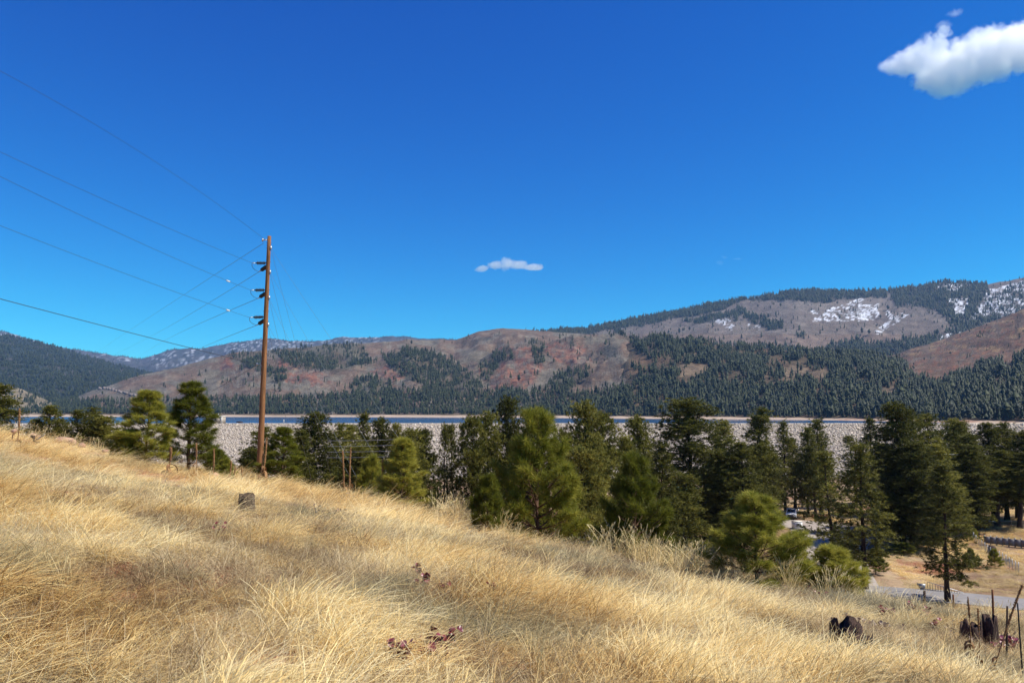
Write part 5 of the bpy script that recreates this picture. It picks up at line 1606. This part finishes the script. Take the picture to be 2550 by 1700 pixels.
def culvert():
    x, y = FLOORPT(2290, 1466); x2, y2 = FLOORPT(2400, 1478)
    a = math.atan2(y2 - y, x2 - x); L = math.hypot(x2 - x, y2 - y)
    root = empty('culvert_headwall', (x, y, ZF), a, 'pale concrete culvert wall with a dark railing beside the road', 'culvert')
    mb = MB(); mb.prism([(-.2, -.4), (-.2, .1), (.2, .1), (.2, -.4)], .6, L); mb.obj('wall', M['concrete'], root)
    mb = MB(); mb.add([(-.3, -.2, .7), (.7, -.2, .7), (.6, -.2, 0), (.1, -.2, 0), (-.3, .0, .7), (.7, .0, .7), (.6, .0, 0), (.1, 0, 0)], None, [(3, 2, 1, 0), (4, 5, 6, 7), (0, 1, 5, 4), (1, 2, 6, 5), (2, 3, 7, 6), (3, 0, 4, 7)]); mb.obj('wing_panel', M['metal'], root)
    n = int(L / .35)
    for i in range(n):
        mb = MB(); xx = .9 + (L - 1.0) * i / n; h = .9 * (1 - i / n) + .15
        mb.tube([(xx, -.25, -.2), (xx, -.25, h)], .025, 5); mb.obj('railing_bar', M['black'], root)
    mb = MB(); mb.tube([(.9, -.25, 1.05), (L, -.25, .2)], .035, 6); mb.obj('top_rail', M['metal'], root)
culvert()
def low_bridge():
    x, y = FLOORPT(2452, 1352); x2, y2 = FLOORPT(2640, 1372)
    a = math.atan2(y2 - y, x2 - x); L = math.hypot(x2 - x, y2 - y)
    root = empty('grey_rail_wall', (x, y, ZF), a, 'long low grey board wall crossing the meadow at the right edge', 'wall')
    n = 12
    for i in range(n):
        mb = MB(); mb.box((L * (i + .5) / n, 0, .62), (L / n * .96, .12, 1.1)); mb.obj('panel', M['asphalt'], root)
    for i in range(n + 1):
        mb = MB(); mb.box((L * i / n, .1, .6), (.16, .2, 1.5)); mb.obj('post', M['concrete'], root)
low_bridge()
def chain_fence():
    pl = [FLOORPT(u, v) for u, v in [(2412, 1322), (2428, 1345), (2455, 1372), (2480, 1392), (2510, 1415), (2538, 1432)]]
    root = empty('wire_fence', (pl[0][0], pl[0][1], ZF), 0, 'thin wire mesh fence curving down the meadow bank', 'fence')
    o = np.array([pl[0][0], pl[0][1]])
    P_ = np.array(pl)
    tt = np.linspace(0, len(pl) - 1, 19); X = np.interp(tt, range(len(pl)), P_[:, 0]); Y = np.interp(tt, range(len(pl)), P_[:, 1]); Z = zg(X, Y) - ZF
    for i in range(0, 19):
        mb = MB(); mb.tube([(X[i] - o[0], Y[i] - o[1], Z[i] - .2), (X[i] - o[0], Y[i] - o[1], Z[i] + 1.5)], .035, 5); mb.obj('post', M['metal'], root)
    mw = MB()
    for h in np.linspace(.1, 1.45, 7): mw.tube(np.stack([X - o[0], Y - o[1], Z + h], -1), .008, 3, False)
    for i in range(18):
        for f in np.linspace(0, 1, 12)[:-1]:
            x = X[i] * (1 - f) + X[i + 1] * f - o[0]; y = Y[i] * (1 - f) + Y[i + 1] * f - o[1]; z = Z[i] * (1 - f) + Z[i + 1] * f
            mw.tube([(x, y, z + .1), (x, y, z + 1.45)], .006, 3, False)
    tag(mw.obj('mesh_wire', M['guy'], root), kind='stuff')
chain_fence()
def back_fence():
    pl = [FLOORPT(2400, 1312), FLOORPT(2640, 1318)]
    root = empty('rail_fence', (pl[0][0], pl[0][1], ZF), math.atan2(pl[1][1] - pl[0][1], pl[1][0] - pl[0][0]), 'thin pale rail fence under the far right pines', 'fence')
    L = math.hypot(pl[1][0] - pl[0][0], pl[1][1] - pl[0][1])
    for i in range(9):
        mb = MB(); mb.box((L * i / 8, 0, .7), (.12, .12, 1.7)); mb.obj('post', M['stump'], root)
    for h in (.7, 1.3):
        mb = MB(); mb.box((L / 2, -.09, h), (L, .05, .1)); mb.obj('rail', M['snag'], root)
back_fence()
def far_pole():
    D = 200; a = P(2056, 1078, D)
    root = empty('pale_power_pole', (a.x, D, ZF), 0, 'slim pale power pole among the pines before the dam', 'utility pole')
    h = a.z - ZF
    mb = MB(); mb.tube([(0, 0, -.5), (0, 0, h)], [.2, .12], 8); mb.obj('pole', M['snag'], root)
    mb = MB(); mb.box((0, -.15, h - 2.6), (2.6, .12, .14)); mb.obj('crossarm', M['snag'], root)
    mb = MB(); mb.tube([(.35, -.1, h - 6.6), (.35, -.1, h - 5.8)], .25, 10); mb.obj('transformer', M['metal'], root)
far_pole()
wire_thing('power_line', [P(2056, 1112, 200), P(2110, 1114, 196), P(2180, 1106, 190)], .035, M['metal'], 'pale line leaving the slim pale power pole to the right', 'power line', 'lines near the dam')
wire_thing('power_line', [P(2345, 1130, 150), P(2375, 1131, 150), P(2400, 1131, 150)], .035, M['metal'], 'short pale line showing before the pines of the right hand grove', 'power line', 'lines near the dam')
wire_thing('power_line', [P(2390, 1288, 150), P(2440, 1292, 150), P(2480, 1299, 150)], .04, M['metal'], 'pale line low before the bare trunks of the far right pines', 'power line', 'lines near the dam')
def gatehouse():
    D = DC + 3; a = P(534, 1055, D); b = P(551, 1055, D)
    z0 = DZ + .19
    root = empty('gatehouse', ((a.x + b.x) / 2, D, z0), 0, 'small tan block building on top of the dam left of the pole', 'building')
    w_ = (P(558, 1055, D).x - P(528, 1055, D).x); h = 17 / F * D
    mb = MB(); mb.box((0, 0, h / 2), (w_, 4, h)); mb.obj('wall', M['tanwall'], root)
    mb = MB(); mb.box((w_ / 2 - .25, -2.05, h / 2), (.7, .12, h)); mb.obj('corner_trim', M['cream'], root)
    mb = MB(); mb.box((0, 0, h + .12), (w_ + .3, 4.3, .24)); mb.obj('roof', M['cream'], root)
    mb = MB(); mb.box((-.2, -2.03, h * .55), (.8, .06, .9)); mb.obj('window', M['glass'], root)
    mb = MB(); mb.tube([(.1, 0, h), (.1, 0, h + 1.0)], .16, 8); mb.obj('vent_pipe', M['white'], root)
gatehouse()
def marker():
    D = DC + 4; a = P(707, 1044, D)
    mb = MB(); mb.tube([(0, 0, 0), (0, 0, a.z - DZ - .5)], [.14, .12], 8)
    tag(mb.obj('marker_post', M['cream'], None, False, (a.x, D, DZ + .5)), 'pale marker post standing on the dam crest right of the pole', 'post')
    for u, w_, lb in ((597, 10, 'long low brown heap on the dam crest left of the pole'), ):
        V, f = rock_proto(901); V = V * np.array([2.6, 1, .35]); p = P(u, 1055, D)
        tag(link('debris_pile', mesh_np('debris_pile', V, f, M['darkbark']), None, (p.x, D, DZ + .7)), lb, 'debris')
marker()
# pale leafless trees on the far shore
def bare_tree(seed):
    rg = np.random.default_rng(seed); wd = MB()
    def grow(p, d, L, r, k):
        e = p + d * L; wd.tube([p, (p + e) / 2 + rg.normal(0, L * .05, 3), e], [r, r * .8, r * .6], 4, False)
        if k == 0: return
        for _ in range(rg.integers(3, 5)):
            nd = d + rg.normal(0, .55, 3); nd[2] = abs(nd[2]) * .8 + .15; nd /= np.linalg.norm(nd)
            grow(p + d * L * rg.uniform(.5, 1), nd, L * rg.uniform(.55, .8), r * .55, k - 1)
    grow(np.zeros(3), np.array([0, 0, 1.0]), 2.4, .25, 4)
    return wd
bt = [bare_tree(i).mesh('bare_tree', simple('pale_twigs', (.40, .34, .28), (.50, .44, .38), 1, .9)) for i in range(2)]
for i, (u, h, wf, lb) in enumerate([(584, 9, 1.5, 'round pale leafless tree on the far shore left of the pole'), (618, 8, 1.2, 'smaller leafless tree on the far shore nearest the pole on its left'), (800, 11, 1.6, 'largest pale leafless tree on the far shore right of the pole'), (828, 9, 1.3, 'leafless tree beside the largest pale one on the far shore'), (926, 8, 1.3, 'low leafless tree on the far shore above the open topped pine'), (1545, 7, 1.1, 'little pale tree on the shore left of the largest pine')]):
    x, y, z = shore_surf(np.array([float(u)]), np.array([.235]))
    o = link('bare_tree', bt[i % 2], None, (float(x[0]), float(y[0]), float(z[0]) - .3), (0, 0, i)); o.scale = (h / 6 * wf, h / 6 * wf, h / 6)
    tag(o, lb, 'tree', 'leafless trees on the far shore')
# shoreline pines of the near right shore, one by one
k = 0
for i in range(150):
    u = 1480 + 1180 * (i + RNG.uniform(-.4, .4)) / 150
    t = (50 + RNG.uniform(52, 84)) / 560
    x, y, z = shore_surf(np.array([u]), np.array([t])); h = RNG.uniform(12, 19); w_ = h * RNG.uniform(.9, 1.3)
    o = link('shore_pine', FP[i % 8], None, (float(x[0]), float(y[0]), float(z[0]) - .3), (0, 0, RNG.uniform(0, 6)))
    o.scale = (w_, w_, h)
    tag(o, 'dark conifer in the front row along the near right shore of the lake', 'tree', 'front row of conifers along the right shore')
# dry shrub on the bank
def shrub(u, v, r, label, mat='snag'):
    x, y = FLOORPT(u, v); rg = np.random.default_rng(int(u)); mb = MB()
    for _ in range(160):
        d = rg.normal(size=3); d[2] = abs(d[2]) * .8; d /= np.linalg.norm(d); L = r * rg.uniform(.6, 1.1)
        mb.tube([(0, 0, 0), d * L * .5 + rg.normal(0, .06, 3), d * L], [.025, .018, .008], 3, False)
    tag(mb.obj('dry_shrub', M[mat], None, False, (x, y, float(zg(x, y)))), label, 'shrub')
shrub(2505, 1403, 1.0, 'grey leafless shrub against the wire fence')
shrub(1712, 1345, .9, 'brown twiggy shrub on the orange bank below the largest pine', 'rust')

# ------------------------------------------------------------------ clouds (volumes well outside the haze)
def cloud(name, center, ells, dens, nscale, label, thr=.25, wisp=.55, sharp=3.0):
    """ells: (x,y,z,rx,ry,rz) in metres relative to the centre"""
    import bmesh
    bm = bmesh.new()
    for (x, y, z, rx, ry, rz) in ells:
        r = bmesh.ops.create_icosphere(bm, subdivisions=3, radius=1.0)
        for v in r['verts']: v.co = Vector((v.co.x * rx * 1.28 + x, v.co.y * ry * 1.28 + y, v.co.z * rz * 1.28 + z))
    me = bpy.data.meshes.new(name); bm.to_mesh(me); bm.free()
    o = link(name, me, None, center)
    rm = o.modifiers.new('remesh', 'REMESH'); rm.mode = 'VOXEL'; rm.voxel_size = max(max(e[3:]) for e in ells) / 9
    m, t = mat_new(name + '_vapour'); b = NB(t)
    tc = b.n('ShaderNodeTexCoord')
    d1 = b.n('ShaderNodeTexNoise', ins={'Vector': tc.outputs['Object'], 'Scale': nscale * .7, 'Detail': 3})
    warp = b.n('ShaderNodeVectorMath', operation='SUBTRACT'); t.links.new(d1.outputs['Color'], warp.inputs[0]); warp.inputs[1].default_value = (.5, .5, .5)
    ws = b.n('ShaderNodeVectorMath', operation='SCALE'); t.links.new(warp.outputs[0], ws.inputs[0]); ws.inputs['Scale'].default_value = .35 / nscale
    wp = b.n('ShaderNodeVectorMath', operation='ADD'); t.links.new(tc.outputs['Object'], wp.inputs[0]); t.links.new(ws.outputs[0], wp.inputs[1])
    field = None
    for (x, y, z, rx, ry, rz) in ells:
        s1 = b.n('ShaderNodeVectorMath', operation='SUBTRACT'); t.links.new(wp.outputs[0], s1.inputs[0]); s1.inputs[1].default_value = (x, y, z)
        s2 = b.n('ShaderNodeVectorMath', operation='DIVIDE'); t.links.new(s1.outputs[0], s2.inputs[0]); s2.inputs[1].default_value = (rx, ry, rz)
        s3 = b.n('ShaderNodeVectorMath', operation='LENGTH'); t.links.new(s2.outputs[0], s3.inputs[0])
        f = b.math('SUBTRACT', 1.0, s3.outputs['Value'])
        field = f if field is None else b.math('MAXIMUM', field, f)
    n1 = b.n('ShaderNodeTexNoise', ins={'Vector': wp.outputs[0], 'Scale': nscale, 'Detail': 9, 'Roughness': .62})
    n3 = b.n('ShaderNodeTexNoise', ins={'Vector': wp.outputs[0], 'Scale': nscale * 5, 'Detail': 6, 'Roughness': .65})
    nn = b.math('ADD', b.math('MULTIPLY', b.math('SUBTRACT', n1.outputs['Fac'], .5), 2 * wisp), b.math('MULTIPLY', b.math('SUBTRACT', n3.outputs['Fac'], .5), wisp * .7))
    tot = b.math('ADD', b.math('SUBTRACT', field, thr), nn)
    dn = b.math('MULTIPLY', b.math('MULTIPLY', tot, sharp, True), dens)
    pv = b.n('ShaderNodeVolumePrincipled', ins={'Color': (1, 1, 1, 1), 'Density': dn, 'Anisotropy': .55})
    b.n('ShaderNodeOutputMaterial', ins={'Volume': pv.outputs[0]})
    o.data.materials.append(m)
    return tag(o, label, 'cloud')
def cpos(u, v, D):
    return P(u, v, D)
def ell(cu, cv, D, lst, depth=.8):
    c = P(cu, cv, D); s = D / F * 1.03; out = []
    for (u, v, ru, rv) in lst:
        p = P(u, v, D); out.append((p.x - c.x, 0.0, p.z - c.z, ru * s, max(ru, rv) * s * depth, rv * s))
    return c, out
c, e = ell(2400, 150, 9000, [(2222, 166, 40, 22), (2262, 160, 56, 38), (2300, 142, 62, 52), (2330, 125, 55, 52), (2345, 165, 85, 62), (2352, 82, 24, 22), (2395, 145, 80, 60), (2320, 195, 70, 42), (2385, 190, 80, 44), (2340, 222, 42, 24), (2440, 125, 80, 66), (2460, 165, 80, 48), (2500, 105, 80, 66), (2560, 105, 95, 70), (2540, 150, 80, 40), (2640, 110, 110, 66), (2720, 110, 90, 48)])
cloud('cloud', tuple(c), e, .0078, .00325, 'large bright white cloud in the upper right corner', .20, .85, 6.0)
c, e = ell(2380, 35, 9000, [(2378, 34, 26, 11), (2350, 62, 24, 14)])
cloud('cloud_wisp', tuple(c), e, .003, .0055, 'thin torn wisp just above the large white cloud', .2, .9, 2)
c, e = ell(1262, 664, 12000, [(1200, 668, 22, 9), (1235, 660, 26, 13), (1262, 656, 26, 18), (1290, 661, 32, 13), (1325, 667, 32, 9)])
cloud('cloud', tuple(c), e, .009, .0032, 'small flat white cloud low over the lake', .16, .95, 5)
c, e = ell(1803, 648, 12000, [(1793, 654, 12, 7), (1803, 641, 12, 5), (1835, 645, 14, 3)])
cloud('cloud_wisp', tuple(c), e, .0012, .006, 'tiny faint wisp of cloud above the right mountain', .1, .6, 2)

# ------------------------------------------------------------------ the air
def haze():
    mb = MB(); mb.box((0, 6500, 480), (25000, 14800, 1050))
    o = mb.obj('haze')
    m, t = mat_new('air'); b = NB(t)
    pv = b.n('ShaderNodeVolumePrincipled', ins={'Color': (.36, .62, 1.0, 1), 'Density': .000029, 'Anisotropy': 0.0})
    b.n('ShaderNodeOutputMaterial', ins={'Volume': pv.outputs[0]})
    m.cycles.homogeneous_volume = True
    o.data.materials.append(m)
    tag(o, 'thin blue air between the camera and the mountains', None, None, 'stuff')
haze()
